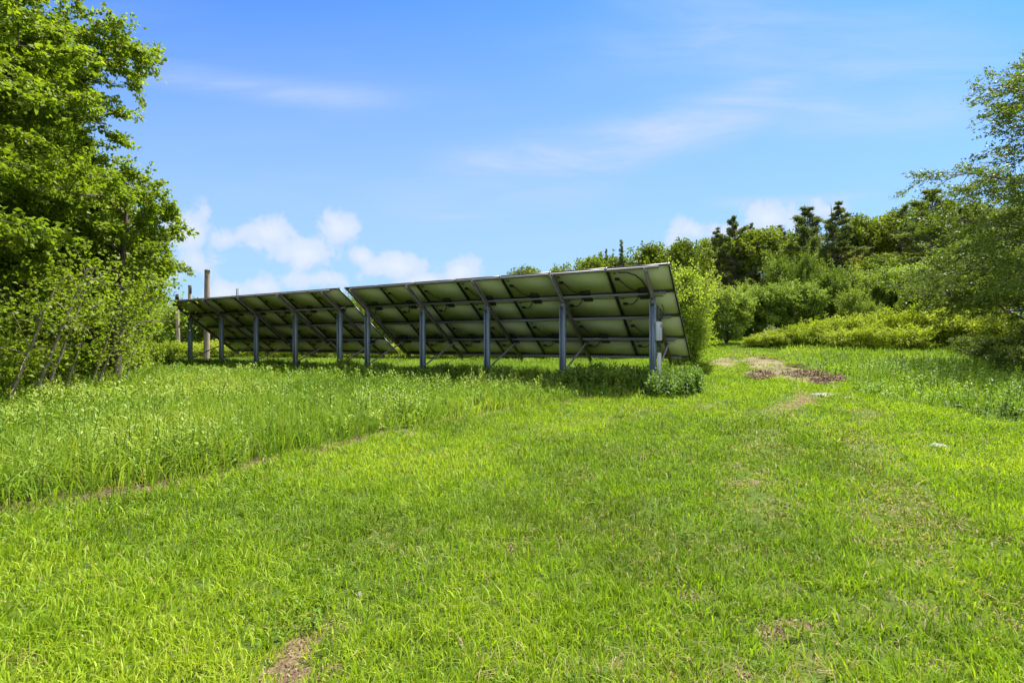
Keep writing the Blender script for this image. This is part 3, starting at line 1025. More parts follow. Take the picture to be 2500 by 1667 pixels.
def build_array(i0, name, label, right_x, rails_right, post_off, spacing):
    bx, by = A0 + UU * SPC * i0
    gz0 = float(gz(bx, by))
    zoff = H - gz0
    root = empty(name, (bx, by, gz0), ROT)
    tag(root, label, "solar array", "solar arrays standing in one row")
    S = slope_matrix(zoff)
    left_x = right_x - 7 * PW - 6 * GAP
    # modules
    for row in range(4):
        for c in range(7):
            lower = row % 2 == 1
            if lower not in PROTO:
                PROTO[lower] = o = panel_proto(lower)
                o.parent = root
            else:
                o = copy_thing(PROTO[lower], root)
            cx = right_x - PW / 2 - c * (PW + GAP)
            cy = PH_ / 2 + row * (PH_ + GAP)
            o.location = (S @ Vector((cx, cy, 0)))
            o.rotation_euler = (-TILT, 0, 0)
    # rails along the row under the module seams
    rl, rr = left_x + 0.25, right_x - rails_right
    for k, s in enumerate((0.035, 1.03, 2.05, 3.07, 4.035)):
        mb = MB().box((rl, s - 0.032, -0.056), (rr, s + 0.032, -0.003), M=S)
        mb.box((rl, s - 0.022, -0.070), (rr, s + 0.022, -0.0562), M=S)
        mb.build("rail", M["alu"], root)
    # rafters, posts, braces
    for k in range(5):
        x = -k * spacing + post_off
        mb = MB()
        s0, s1 = -0.02, 4.22
        mb.box((x - 0.035, s0, -0.185), (x - 0.028, s1, -0.072), M=S)
        mb.box((x - 0.028, s0, -0.079), (x + 0.035, s1, -0.072), M=S)
        mb.box((x - 0.028, s0, -0.185), (x + 0.035, s1, -0.178), M=S)
        mb.build("rafter", M["rafter"], root)
        pt = S @ Vector((x, 0.77 / math.cos(TILT), -0.185))
        ztop = zoff + TOPZ - 0.77 * math.tan(TILT) - 0.185 / math.cos(TILT) - 0.03
        gx, gy = bx + 0.8743 * x, by - 0.4855 * x
        zb = float(gz(gx, gy)) - gz0 - 0.3
        pb = MB()
        pb.box((x - 0.080, -0.075, zb), (x - 0.073, 0.075, ztop))
        pb.box((x + 0.073, -0.075, zb), (x + 0.080, 0.075, ztop))
        pb.box((x - 0.0728, -0.018, zb), (x + 0.0728, -0.011, ztop - 0.0005))
        pb.box((x - 0.0728, -0.075, zb), (x - 0.050, -0.068, ztop - 0.0005))
        pb.box((x + 0.050, -0.075, zb), (x + 0.0728, -0.068, ztop - 0.0005))
        p = pb.build("post", M["galv"], root)
        br = MB()
        br.box((x - 0.052, -0.085, ztop - 0.16), (x - 0.042, 0.06, ztop + 0.13))
        br.box((x + 0.042, -0.085, ztop - 0.16), (x + 0.052, 0.06, ztop + 0.13))
        br.box((x - 0.0415, -0.087, ztop - 0.10), (x + 0.0415, -0.079, ztop + 0.02))
        br.tube([(x - 0.075, -0.02, ztop + 0.06), (x + 0.075, -0.02, ztop + 0.06)], 0.017, 6)
        br.tube([(x - 0.09, -0.045, ztop - 0.09), (x + 0.09, -0.045, ztop - 0.09)], 0.014, 6)
        br.build("bracket", M["rafter"], p)
        zl = H - 0.83 - 0.0 - gz0
        top = S @ Vector((x + 0.06, (1.80 - TOPV) / math.cos(TILT), -0.13))
        a = np.array([x + 0.105, 0.0, zl])
        b = np.array(top)
        b[0] = x + 0.062
        dv = (b - a) / np.linalg.norm(b - a)
        bb = MB().tube([a - dv * 0.06, b + dv * 0.06], 0.030, 8)
        bb.tube([(x + 0.075, 0.0, zl), (x + 0.15, 0.0, zl)], 0.016, 6)
        bb.build("brace", M["alu"], root)
    # clamps that hold the modules along the high edge
    for c in range(8):
        x = right_x - c * (PW + GAP) + (GAP / 2 if 0 < c < 7 else (-0.02 if c == 0 else 0.02))
        MB().box((x - 0.03, -0.016, 0.0405), (x + 0.03, 0.05, 0.055), M=S).box((x - 0.025, -0.016, -0.04), (x + 0.025, -0.002, 0.0404), M=S).build("clamp", M["alu"], root)
    # trunk cable clipped along the second and fourth rails
    for s in (1.09, 3.11):
        xs = np.linspace(rr - 0.05, rl + 0.1, 60)
        pts = [tuple(S @ Vector((x, s + 0.014 * math.sin(x * 3.7), -0.085 - 0.012 * abs(math.sin(x * 1.9))))) for x in xs]
        MB().tube(pts, 0.012, 5).build("trunk_cable", M["black"], root)
    return root, S, zoff, gz0


arr1, S1, zoff1, g1 = build_array(0.0, "solar_array", "nearer solar array with a grey switch box on its end post", 0.59, 0.27, 0.0, SPC)
arr2, S2, zoff2, g2 = build_array(4.56, "solar_array", "farther solar array reaching left to the old wooden poles", 0.59 + 0.21, 0.47, 0.0, SPC * 0.99)

# loose feed cable that drops from the high rail along the end rafter
pts = [tuple(S1 @ Vector(p)) for p in [(-0.75, 0.10, -0.08), (-0.50, 0.10, -0.10), (-0.30, 0.20, -0.12), (-0.16, 0.42, -0.13), (-0.09, 0.72, -0.14), (-0.07, 1.0, -0.15)]]
MB().tube(pts, 0.02, 7).build("feed_cable", M["black"], arr1)
# small weather sensor on the high edge of the far array
sb = S2 @ Vector((-5.55, -0.0, 0.03))
ms = MB().tube([tuple(sb), tuple(sb + Vector((0, 0, 0.30)))], 0.018, 6)
ms.tube([tuple(sb + Vector((0.02, 0, 0.12))), tuple(sb + Vector((0.16, 0, 0.02)))], 0.014, 6)
ms.tube([tuple(sb + Vector((0.11, 0, 0.06))), tuple(sb + Vector((0.10, 0, 0.32)))], 0.013, 6)
ms.build("sensor_mast", M["rafter"], arr2)


def on_array1(x, y, z):
    return tuple(arr1_mat @ Vector((x, y, z)))


arr1_mat = Matrix.Translation(arr1.location) @ Matrix.Rotation(ROT, 4, "Z")


def build_box():
    zc = zoff1                       # camera level in the array's frame
    root = empty("switch_box", on_array1(0.155, 0.0, zc + 0.02), ROT)
    tag(root, "grey metal switch box mounted on the nearest end post", "electrical box")
    MB().box((-0.055, -0.14, 0.0), (0.055, 0.14, 0.52), bevel=0.010).build("body", M["greybox"], root)
    d = MB().box((0.056, -0.132, 0.012), (0.068, 0.132, 0.508), bevel=0.004).build("door", M["greybox"], root)
    MB().box((0.0685, -0.075, 0.36), (0.082, -0.035, 0.45), bevel=0.004).build("latch", M["black"], d)
    bk = MB()
    bk.box((-0.074, -0.12, 0.05), (-0.0555, 0.12, 0.09))
    bk.box((-0.074, -0.12, 0.43), (-0.0555, 0.12, 0.47))
    bk.build("mounting_strap", M["rafter"], root)
    cb = MB()
    for (dx, dy, top, x2, r) in ((0.0, -0.06, 0.95, -0.05, 0.016), (0.02, 0.02, 1.0, 0.06, 0.014), (-0.02, 0.05, 0.88, 0.02, 0.013)):
        t = np.linspace(0, 1, 14)
        p = np.stack([dx + (x2 - dx) * t + 0.09 * np.sin(t * math.pi), np.full(14, dy) + 0.1 * t, 0.52 + (top - 0.52) * t], 1)
        cb.tube(p, r, 6)
    cb.build("cable", M["black"], root)
    cd = MB()
    for (dx, dy) in ((-0.02, -0.05), (0.015, 0.03)):
        t = np.linspace(0, 1, 8)
        cd.tube(np.stack([dx + 0.02 * np.sin(t * 3), np.full(8, dy), -0.001 - t * 0.40], 1), 0.014, 6)
    cd.build("conduit", M["black"], root)
    MB().box((-0.03, -0.05, -0.16), (0.05, 0.08, -0.045), bevel=0.008).build("splice_box", M["black"], root)
    # slim pale raceway below
    low = empty("cable_raceway", on_array1(0.165, 0.0, zc - 0.90), ROT)
    tag(low, "slim pale cable raceway standing below the grey switch box", "cable duct")
    MB().box((-0.045, -0.06, -0.1), (0.045, 0.06, 0.58), bevel=0.008).build("duct", M["whitebox"], low)
    MB().box((-0.049, -0.064, 0.581), (0.049, 0.064, 0.60), bevel=0.004).build("cap", M["whitebox"], low)
    MB().box((0.0455, -0.05, 0.0), (0.053, 0.05, 0.56), bevel=0.003).build("cover", M["whitebox"], low)


build_box()

# ------------------------------------------------------------------ old wooden poles
def pole(label, px, topy, D, dia, lean=(0, 0), cap=None, seed=0):
    x = (px - 1250) / F * D
    g = float(gz(x, D))
    top = H + (833 - topy) / F * D - g
    root = empty("wooden_pole", (x, D, g))
    tag(root, label, "pole", "old wooden poles")
    n = 22
    t = np.linspace(0, 1, n)
    r = np.random.default_rng(seed)
    pts = np.stack([lean[0] * t + r.normal(size=n) * 0.004, lean[1] * t, -0.4 + (top + 0.4) * t], 1)
    MB().tube(pts, dia / 2 * (1.08 - 0.16 * t), 16).build("shaft", M["pole"], root, smooth=True)
    tp = pts[-1]
    if cap == "box":
        MB().box((tp[0] + dia * 0.30, -dia * 0.62, tp[2] - 0.75), (tp[0] + dia * 0.62, dia * 0.2, tp[2] - 0.12), bevel=0.02).build("dark_fitting", M["black"], root)
        MB().box((tp[0] - dia * 0.5, -dia * 0.5, tp[2] + 0.002), (tp[0] + dia * 0.5, dia * 0.5, tp[2] + 0.03), bevel=0.01).build("cap", M["rafter"], root)
    elif cap == "band":
        MB().tube([(tp[0], 0, tp[2] - 0.65), (tp[0], 0, tp[2] - 0.2)], dia * 0.54, 14).build("dark_fitting", M["black"], root)
    else:
        MB().tube([(tp[0], 0, tp[2] + 0.001), (tp[0], 0, tp[2] + 0.02)], [dia * 0.44, dia * 0.36], 14).build("cut_top", M["rafter"], root)
        kn = MB()
        for k in range(5):
            kn.tube([(r.uniform(-.3, .3) * dia, -dia * 0.42, top * r.uniform(0.5, 0.97)), (r.uniform(-.02, .02), -dia * 0.5, top * r.uniform(0.96, 0.97))][:1] * 1 + [(0, -dia * 0.3, top * 0.95)], 0.02, 6) if False else None
        MB().tube([(tp[0] + 0.02, -dia * 0.40, tp[2] - 0.42), (tp[0] + 0.02, -dia * 0.50, tp[2] - 0.42)], 0.035, 8).build("bolt", M["black"], root)
    return root


pole("tallest and thickest of the old wooden poles, bare with a flat cut top", 504, 659, 28.8, 0.31, (0.05, 0), None, 1)
pole("grey wooden pole with a dark box fitted at its top", 462.5, 697, 47, 0.29, (0.02, 0), "box", 2)
pole("leaning reddish wooden pole with a dark band near its top, by the trees", 437, 718, 40, 0.25, (-0.17, 0), "band", 3)

# ------------------------------------------------------------------ trees
def bez(a, b, c, n):
    t = np.linspace(0, 1, n)[:, None]
    return a * (1 - t) ** 2 + 2 * b * t * (1 - t) + c * t ** 2


class TreeData:
    def __init__(self):
        self.V, self.Q, self.n = [], [], 0
        self.L = []
    def tube(self, pts, rad, sides):
        V, Q = tube_np(pts, rad, sides, False)
        self.V.append(V)
        self.Q.append(Q + self.n)
        self.n += len(V)
    def wood(self, name):
        return mesh_np(name, np.concatenate(self.V), [np.concatenate(self.Q)], smooth=True)
    def crown(self, name):
        V, Q, t = zip(*self.L)
        n, Qs = 0, []
        for v, q in zip(V, Q):
            Qs.append(q + n)
            n += len(v)
        return mesh_np(name, np.concatenate(V), [np.concatenate(Qs)], np.concatenate(t))


def branch_tree(seed, h, r_trunk, radius, n_limb, n_leaf, leaf, t0=0.12, lean=(0, 0), up=0.35, droop=0.0, twig=0.5, sub=7, flat=0.45, aspect=0.72, bias=None, wind=None):
    """Tree grown branch by branch: trunk, limbs, side branches and leafy twigs. radius(t) gives the crown's reach at height fraction t."""
    r = np.random.default_rng(seed)
    td = TreeData()
    n = 12
    t = np.linspace(0, 1, n)
    w = np.cumsum(r.normal(size=(n, 2)) * 0.018 * h / 3, axis=0)
    trunk = np.stack([lean[0] * t ** 1.3 + w[:, 0] * t, lean[1] * t ** 1.3 + w[:, 1] * t, -0.15 + (h * 0.96 + 0.15) * t], 1)
    td.tube(trunk, r_trunk * (1.12 - t) ** 0.9, 9)
    TW0, TWD, TWL, TWT = [], [], [], []
    for j in range(n_limb):
        f = t0 + (0.97 - t0) * ((j + r.uniform(0, 1)) / n_limb)
        p0 = np.array([np.interp(f, t, trunk[:, k]) for k in range(3)])
        az = j * 2.39996 + r.normal() * 0.35
        if bias is not None and r.uniform() < bias[1]:
            az = bias[0] + r.normal() * 0.7
        el = R(8) + up * (0.35 + 0.9 * f) + r.normal() * 0.14
        L = radius(f) * r.uniform(0.72, 1.08)
        d = np.array([math.cos(az) * math.cos(el), math.sin(az) * math.cos(el), math.sin(el)])
        p2 = p0 + d * L + np.array([0, 0, -droop * L * 0.5])
        p1 = p0 + d * L * 0.5 + np.array([0, 0, 0.10 * L])
        m = 9
        limb = bez(p0, p1, p2, m)
        limb[1:] += r.normal(size=(m - 1, 3)) * 0.02 * L
        td.tube(limb, r_trunk * 0.34 * (1 - f * 0.55) * np.linspace(1, 0.12, m) * min(1.0, L / 2.5 + 0.3), 6)
        tint = r.normal() * 0.06
        ns = max(3, int(sub * (0.5 + L / 4)))
        for q in range(ns):
            g = 0.22 + 0.78 * (q + r.uniform(0, 1)) / ns
            s0 = np.array([np.interp(g * (m - 1), np.arange(m), limb[:, k]) for k in range(3)])
            tg = unit(limb[min(m - 1, int(g * (m - 1)) + 1)] - limb[max(0, int(g * (m - 1)) - 1)])
            ang = (1 if q % 2 else -1) * r.uniform(0.45, 1.1)
            ca, sa = math.cos(ang), math.sin(ang)
            sd_ = np.array([tg[0] * ca - tg[1] * sa, tg[0] * sa + tg[1] * ca, tg[2] * 0.6 + r.normal() * 0.28 + 0.08])
            sd_ = unit(sd_)
            sl = L * 0.42 * (1.15 - 0.6 * g) * r.uniform(0.7, 1.2) + 0.15
            s2 = s0 + sd_ * sl + np.array([0, 0, -droop * sl * 0.7])
            sb_ = bez(s0, s0 + sd_ * sl * 0.5 + np.array([0, 0, 0.05 * sl]), s2, 5)
            td.tube(sb_, r_trunk * 0.09 * np.linspace(1, 0.2, 5) * min(1.0, sl + 0.2), 4)
            nt = max(3, int(sl * 7))
            gg = r.uniform(0.15, 1.0, nt)
            st = np.stack([np.interp(gg * 4, np.arange(5), sb_[:, k]) for k in range(3)], 1)
            dd = unit(np.tile(sd_, (nt, 1)) + r.normal(size=(nt, 3)) * np.array([0.65, 0.65, 0.4]) + np.array([0, 0, -droop * 0.8 + 0.1]))
            TW0.append(st)
            TWD.append(dd)
            TWL.append(twig * r.uniform(0.5, 1.2, nt))
            TWT.append(np.full(nt, tint) + r.normal(size=nt) * 0.05)
    A, B, C_, T_ = np.concatenate(TW0), np.concatenate(TWD), np.concatenate(TWL), np.concatenate(TWT)
    N = len(A)
    idx = r.integers(0, N, n_leaf)
    g = r.uniform(0.05, 1.0, n_leaf)
    pos = A[idx] + B[idx] * (C_[idx] * g)[:, None] + np.array([[0, 0, -1.0]]) * (droop * 0.35 * g ** 2 * C_[idx])[:, None] + r.normal(size=(n_leaf, 3)) * leaf * 0.55
    d = unit(B[idx] + r.normal(size=(n_leaf, 3)) * 0.75 + np.array([0, 0, -0.25]))
    if wind is not None:
        d = unit(d + np.array(wind))
    nr = unit(np.array([0, 0, 1.0]) * flat + r.normal(size=(n_leaf, 3)) * 0.55)
    L = leaf * r.uniform(0.5, 1.4, n_leaf)
    tint = np.clip(0.5 + T_[idx] + r.normal(size=n_leaf) * 0.17 + 0.10 * (g - 0.5), 0, 1)
    td.L.append(leaf_quads(pos, d, nr, L, L * aspect, tint, 0.14, 0.15))
    return td


def lobe_tree(seed, h, rad, base, r_trunk, n_lobe, n_leaf, leaf, shape="round", aspect=0.8, up=0.5, lobe=0.36, stems=1, shoots=0, shoot=0.2):
    """Fuller crown made of many leafy clumps carried on limbs, for trees and shrubs farther off. base: height where the crown starts."""
    r = np.random.default_rng(seed)
    td = TreeData()
    tops = []
    for s in range(stems):
        ln = r.normal(size=2) * rad * (0.10 if stems == 1 else 0.35)
        t = np.linspace(0, 1, 8)
        tr = np.stack([ln[0] * t, ln[1] * t, -0.15 + (h * 0.85 + 0.15) * t], 1)
        tr[1:-1, :2] += r.normal(size=(6, 2)) * rad * 0.03
        td.tube(tr, r_trunk * (1.1 - t) ** 0.9, 6)
        tops.append(tr)
    cz, rz = (base + h) / 2, (h - base) / 2
    per = n_leaf // n_lobe
    for j in range(n_lobe):
        f = (j + 0.5) / n_lobe
        zz = 1 - 2 * f
        az = j * 2.39996 + r.normal() * 0.3
        if shape == "round":
            rr = math.sqrt(max(0.0, 1 - zz * zz)) ** 0.8
        elif shape == "upright":
            rr = (math.sqrt(max(0.0, 1 - zz * zz))) * (0.75 - 0.25 * zz)
        else:
            rr = math.sqrt(max(0.02, (1 - max(zz, -0.6) ** 2))) * (1.0 if zz < 0.2 else 0.95)
        k = r.uniform(0.45, 1.0)
        lr = rad * lobe * r.uniform(0.5, 1.4)
        c = np.array([math.cos(az) * rr * (rad - lr * 0.6) * k, math.sin(az) * rr * (rad - lr * 0.6) * k, cz + zz * (rz - lr * 0.45) * r.uniform(0.85, 1.03)])
        tr = tops[j % stems]
        q = np.clip((c[2] - 0.35 * np.hypot(c[0], c[1])) / (h * 0.85), 0.12, 0.98)
        p0 = np.array([np.interp(q, np.linspace(0, 1, 8), tr[:, m]) for m in range(3)])
        td.tube(bez(p0, (p0 + c) / 2 + np.array([0, 0, 0.08 * rad]), c, 5), r_trunk * 0.30 * np.linspace(1, 0.25, 5), 4)
        n = int(per * (lr / (rad * lobe)) ** 2) + 8
        d = rand_dirs(n, r)
        d[:, 2] = d[:, 2] * 0.9 + 0.12
        rad_ = r.uniform(0, 1, n) ** 0.38
        sc = np.array([1.0, 1.0, 0.72 if shape != "upright" else 1.15])
        # sub-clumping so that a lobe is not a smooth ball
        lump = 1 + 0.22 * np.sin(d[:, 0] * 5 + j) * np.sin(d[:, 1] * 5 + 2 * j) + 0.15 * np.sin(d[:, 2] * 8 + j)
        pos = c + d * (rad_ * lump * lr)[:, None] * sc
        ld = unit(d * 0.7 + r.normal(size=(n, 3)) * 0.7 + np.array([0, 0, (0.5 if shape == "upright" else -0.15)]))
        nr = unit(d * 0.5 + np.array([0, 0, up]) + r.normal(size=(n, 3)) * 0.5)
        tint = np.clip(0.45 + r.normal() * 0.09 + r.normal(size=n) * 0.14, 0, 1)
        L = leaf * r.uniform(0.6, 1.3, n)
        td.L.append(leaf_quads(pos, ld, nr, L, L * aspect, tint, 0.12, 0.12))
    # shoots that break the outline
    for j in range(shoots):
        az = r.uniform(0, 2 * math.pi)
        q = r.uniform(0, 0.95) ** 0.6
        c = np.array([math.cos(az) * rad * q, math.sin(az) * rad * q, cz + rz * math.sqrt(max(0.05, 1 - q * q)) * r.uniform(0.55, 0.95)])
        out = unit(np.array([math.cos(az) * q * 0.9, math.sin(az) * q * 0.9, 1.0]) + r.normal(size=3) * 0.25)
        sl = shoot * h * r.uniform(0.4, 1.2)
        n = max(10, int(40 * sl / max(leaf * 5, 0.1)))
        td.tube(np.stack([c - out * sl * 0.6, c + out * sl * 0.3, c + out * sl]), np.array([1.0, 0.7, 0.3]) * r_trunk * 0.16, 4)
        g = r.uniform(-0.5, 1.0, n)
        wd = (0.30 * (1.05 - np.clip(g, 0, 1))) * sl * 0.75 + leaf * 0.4
        pos = c + out * (g * sl)[:, None] + r.normal(size=(n, 3)) * wd[:, None] * 0.55
        ld = unit(out * 0.6 + r.normal(size=(n, 3)) * 0.7)
        L = leaf * r.uniform(0.6, 1.2, n)
        td.L.append(leaf_quads(pos, ld, unit(r.normal(size=(n, 3)) * 0.6 + np.array([0, 0, 0.6])), L, L * aspect, np.clip(0.58 + r.normal() * 0.08 + r.normal(size=n) * 0.13, 0, 1), 0.12, 0.12))
    return td


def pine_tree(seed, h, rad, base, n_leaf, leaf, shape="plume"):
    r = np.random.default_rng(seed)
    td = TreeData()
    t = np.linspace(0, 1, 10)
    tr = np.stack([r.normal() * 0.2 * t, r.normal() * 0.2 * t, -0.15 + (h * 0.99 + 0.15) * t], 1)
    td.tube(tr, 0.02 * h * (1.04 - t), 7)
    pos, dirs, tn = [], [], []
    nb = 46 if shape == "plume" else 80
    per = n_leaf // nb
    for j in range(nb):
        f = (j + r.uniform(0, 1)) / nb
        z = base + (h * 0.97 - base) * f
        prof = (1 - f) ** 0.75 * (0.55 + 0.45 * min(1, f * 4)) + 0.06
        L = rad * prof * r.choice([r.uniform(0.35, 0.7), r.uniform(0.8, 1.35)])
        az = j * 2.39996 + r.normal() * 0.4
        el = R(4 + 34 * f) + r.normal() * 0.12
        d = np.array([math.cos(az) * math.cos(el), math.sin(az) * math.cos(el), math.sin(el)])
        p0 = np.array([0, 0, z])
        br = bez(p0, p0 + d * L * 0.6 + np.array([0, 0, -0.05 * L]), p0 + d * L + np.array([0, 0, 0.14 * L]), 6)
        td.tube(br, 0.006 * h * (1 - 0.7 * f) * np.linspace(1, 0.25, 6), 4)
        n = int(per * (0.35 + L / rad))
        g = r.uniform(0.22, 1.0, n) ** 0.8
        p = np.stack([np.interp(g * 5, np.arange(6), br[:, k]) for k in range(3)], 1)
        sp = 0.13 * L * (1.1 - 0.6 * g) + 0.07
        p += r.normal(size=(n, 3)) * sp[:, None] * np.array([1, 1, 0.30])
        pos.append(p)
        dirs.append(unit(d * 0.7 + r.normal(size=(n, 3)) * 0.6 + np.array([0, 0, 0.35])))
        tn.append(np.clip(0.45 + r.normal() * 0.1 + r.normal(size=n) * 0.15, 0, 1))
    pos, dirs, tn = np.concatenate(pos), np.concatenate(dirs), np.concatenate(tn)
    n = len(pos)
    L = leaf * r.uniform(0.6, 1.3, n)
    td.L.append(leaf_quads(pos, dirs, unit(r.normal(size=(n, 3)) + np.array([0, 0, 0.8])), L, L * 0.36, tn, 0.1, 0.1))
    return td


def tree_thing(name, td, wood, leaf, label, cat, x, y, rz=0.0, s=1.0, group=None, sz=None, trunk_name="trunk", crown_name="crown"):
    root = empty(name, (x, y, float(gz(x, y))), rz)
    root.scale = (s, s, sz if sz is not None else s)
    tag(root, label, cat, group)
    obj(trunk_name, td.wood(trunk_name), wood, root)
    obj(crown_name, td.crown(crown_name), leaf, root)
    return root


def again(proto, label, x, y, rz, s, group=None, sz=None, leaf=None):
    c = copy_thing(proto)
    c.location = (x, y, float(gz(x, y)))
    c.rotation_euler = (0, 0, rz)
    c.scale = (s, s, sz if sz is not None else s)
    c["label"] = label
    if group:
        c["group"] = group
    elif "group" in c:
        del c["group"]
    if leaf is not None:
        for ch in c.children:
            if ch.name.startswith("crown"):
                ch.material_slots[0].link = "OBJECT"
                ch.material_slots[0].material = leaf
    return c


def bear(px, D):
    return (px - 1250) / F * D


def hgt_at(px, py, D):
    """Height above the ground of something seen at py at distance D."""
    return H + (833 - py) / F * D - float(gz(bear(px, D), D))


# --- the wood on the left: big broadleaved trees at its edge
prof1 = lambda f: 4.4 * math.sin(math.pi * min(1, 0.18 + 0.80 * f)) ** 0.6 * (1 if f > 0.25 else 0.55 + 1.8 * f)
G_LEFT = "trees at the edge of the left wood"
mapleA = branch_tree(11, 13.5, 0.20, prof1, 64, 225000, 0.098, 0.06, (0.5, -0.3), 0.30, 0.10, 0.55, 8)
T1 = tree_thing("broadleaf_tree", mapleA, M["bark"], M["maple"], "tallest tree of the left wood, bright crown cut by the photo's top", "tree", -13.9, 11.0, 0.3, 1.0, G_LEFT)
mapleB = branch_tree(12, 9.2, 0.15, lambda f: 3.5 * math.sin(math.pi * min(1, 0.2 + 0.78 * f)) ** 0.65 * (1 if f > 0.25 else 0.6 + 1.6 * f), 54, 130000, 0.10, 0.06, (0.8, -0.2), 0.30, 0.12, 0.5, 8)
T2 = tree_thing("broadleaf_tree", mapleB, M["bark"], M["maple"], "middle tree of the left wood edge, its crown sloping out to the right", "tree", -16.2, 15.6, 0.0, 1.0, G_LEFT)
T3 = again(T2, "shorter tree at the right end of the left wood, clumps against the cloud", -18.3, 20.5, 2.1, 0.95, G_LEFT, 0.92)
T4 = again(T2, "low tree of the left wood behind the leaning pole, lit pale green", -23.2, 27.0, 4.0, 0.80, G_LEFT, 0.68)
LFILL = "shaded tree standing deep inside the left wood"
for i, (x, y, rz, s) in enumerate([(-16.8, 10.5, 1.0, 1.0), (-19.5, 15.5, 2.2, 1.05), (-22.5, 21.5, 3.3, 1.0), (-26.5, 28.0, 4.4, 0.95), (-11.8, 6.2, 5.1, 0.9), (-28, 20, 0.5, 1.1)]):
    again(T1, LFILL if i != 4 else "nearest tree of the left wood, filling the left border with big leaves", x, y, rz, s, G_LEFT)

# leaning pale stems under the canopy
def leaning(label, pxb, pyb, pxt, pyt, D, rad, seed, leaves=480, curve=0.0):
    xb, xt = bear(pxb, D), bear(pxt, D)
    g = float(gz(xb, D))
    zt = hgt_at(pxt, pyt, D)
    r = np.random.default_rng(seed)
    td = TreeData()
    n = 12
    t = np.linspace(0, 1, n)
    dx = xt - xb
    k = 1.5
    pts = np.stack([dx * k * (t + curve * t * (t - 1)), 0.4 * t, -0.1 + (zt * k + 0.1) * t - curve * 0.5 * t * (t - 1)], 1)
    pts[1:-1] += r.normal(size=(n - 2, 3)) * 0.006
    td.tube(pts, rad * 0.8 * np.linspace(1.1, 0.35, n), 7)
    cen = []
    for j in range(9):
        f = r.uniform(0.45, 1.0)
        p0 = np.array([np.interp(f, t, pts[:, q]) for q in range(3)])
        d = unit(r.normal(size=3) + np.array([0.5, -0.2, 0.2]))
        L = r.uniform(0.5, 1.3)
        br = bez(p0, p0 + d * L * 0.5 + np.array([0, 0, 0.1]), p0 + d * L, 5)
        td.tube(br, rad * 0.28 * np.linspace(1, 0.2, 5), 4)
        cen.append(br[2:])
    cen = np.concatenate(cen)
    idx = r.integers(0, len(cen), leaves)
    pos = cen[idx] + r.normal(size=(leaves, 3)) * 0.22
    td.L.append(leaf_quads(pos, rand_dirs(leaves, r), unit(r.normal(size=(leaves, 3)) * 0.6 + np.array([0, 0, 1])), 0.10 * r.uniform(0.7, 1.2, leaves), 0.07, np.clip(r.normal(0.5, 0.16, leaves), 0, 1)))
    tree_thing("leaning_sapling", td, M["pale_bark"], M["maple"], label, "young tree", xb, D, 0.0, 1.0, "pale leaning saplings under the left trees")


for a in [("pale sapling leaning right at the left border, its foot beside bare twigs", 8, 920, 62, 800, 10.2, 0.050, 1),
          ("reddish pale sapling, thick and leaning right, beside a thinner twin", 70, 905, 140, 760, 11.0, 0.055, 2),
          ("thin pale twin stem just right of the reddish leaning sapling", 100, 890, 162, 757, 11.4, 0.040, 3),
          ("short dark stemmed sapling leaning right between two pale groups", 150, 892, 182, 812, 12.5, 0.035, 4),
          ("straight pale sapling leaning right with a light scar low down", 212, 876, 262, 772, 13.5, 0.042, 5),
          ("sapling whose pale stem bends over like a bow to the right", 228, 884, 302, 792, 13.2, 0.036, 6),
          ("slim pale sapling beside the dark upright trunk", 297, 880, 312, 850, 14.6, 0.035, 8),
          ("thin light stem leaning right deep in the left wood's shade", 60, 870, 95, 700, 13.6, 0.038, 9)]:
    leaning(*a, curve=0.5 if "bow" in a[0] else 0.0)
# upright dark trunk
dk = branch_tree(18, 6.4, 0.17, lambda f: 1.5, 20, 12000, 0.12, 0.45, (0.1, 0), 0.3, 0.1, 0.5, 6)
tree_thing("broadleaf_tree", dk, M["bark"], M["maple"], "upright dark trunked tree inside the right end of the left wood", "tree", bear(281, 15.5), 15.5, 0, 1.0, G_LEFT)

# --- shrubs along the foot of the left wood
shrubA = lobe_tree(21, 1.5, 0.85, 0.15, 0.025, 22, 4200, 0.085, "round", 0.55, 0.6, 0.36, 5, 34, 0.28)
SH = tree_thing("leafy_shrub", shrubA, M["bark"], M["maple"], "leafy green shrub at the foot of the left wood", "shrub", -11.2, 10.2, 0, 1.0, "shrubs along the foot of the left wood", crown_name="crown")
shl = [(-10.3, 8.6, 0.8), (-12.0, 11.6, 1.05), (-12.4, 12.9, 0.95), (-12.8, 14.2, 0.9), (-13.1, 15.2, 1.0), (-13.7, 16.6, 1.05), (-14.2, 18.0, 1.1), (-15.2, 19.6, 1.2), (-15.9, 21.4, 1.15), (-16.7, 23.2, 1.1), (-13.4, 12.0, 1.1), (-15.0, 14.6, 1.3), (-11.4, 9.2, 0.9), (-17.5, 25.0, 1.2)]
for i, (x, y, s) in enumerate(shl):
    again(SH, "leafy green shrub at the foot of the left wood", x + random.Random(i).uniform(-.2, .2), y, i * 1.7, s * 0.85, "shrubs along the foot of the left wood", s * random.Random(i + 50).uniform(0.55, 0.85))

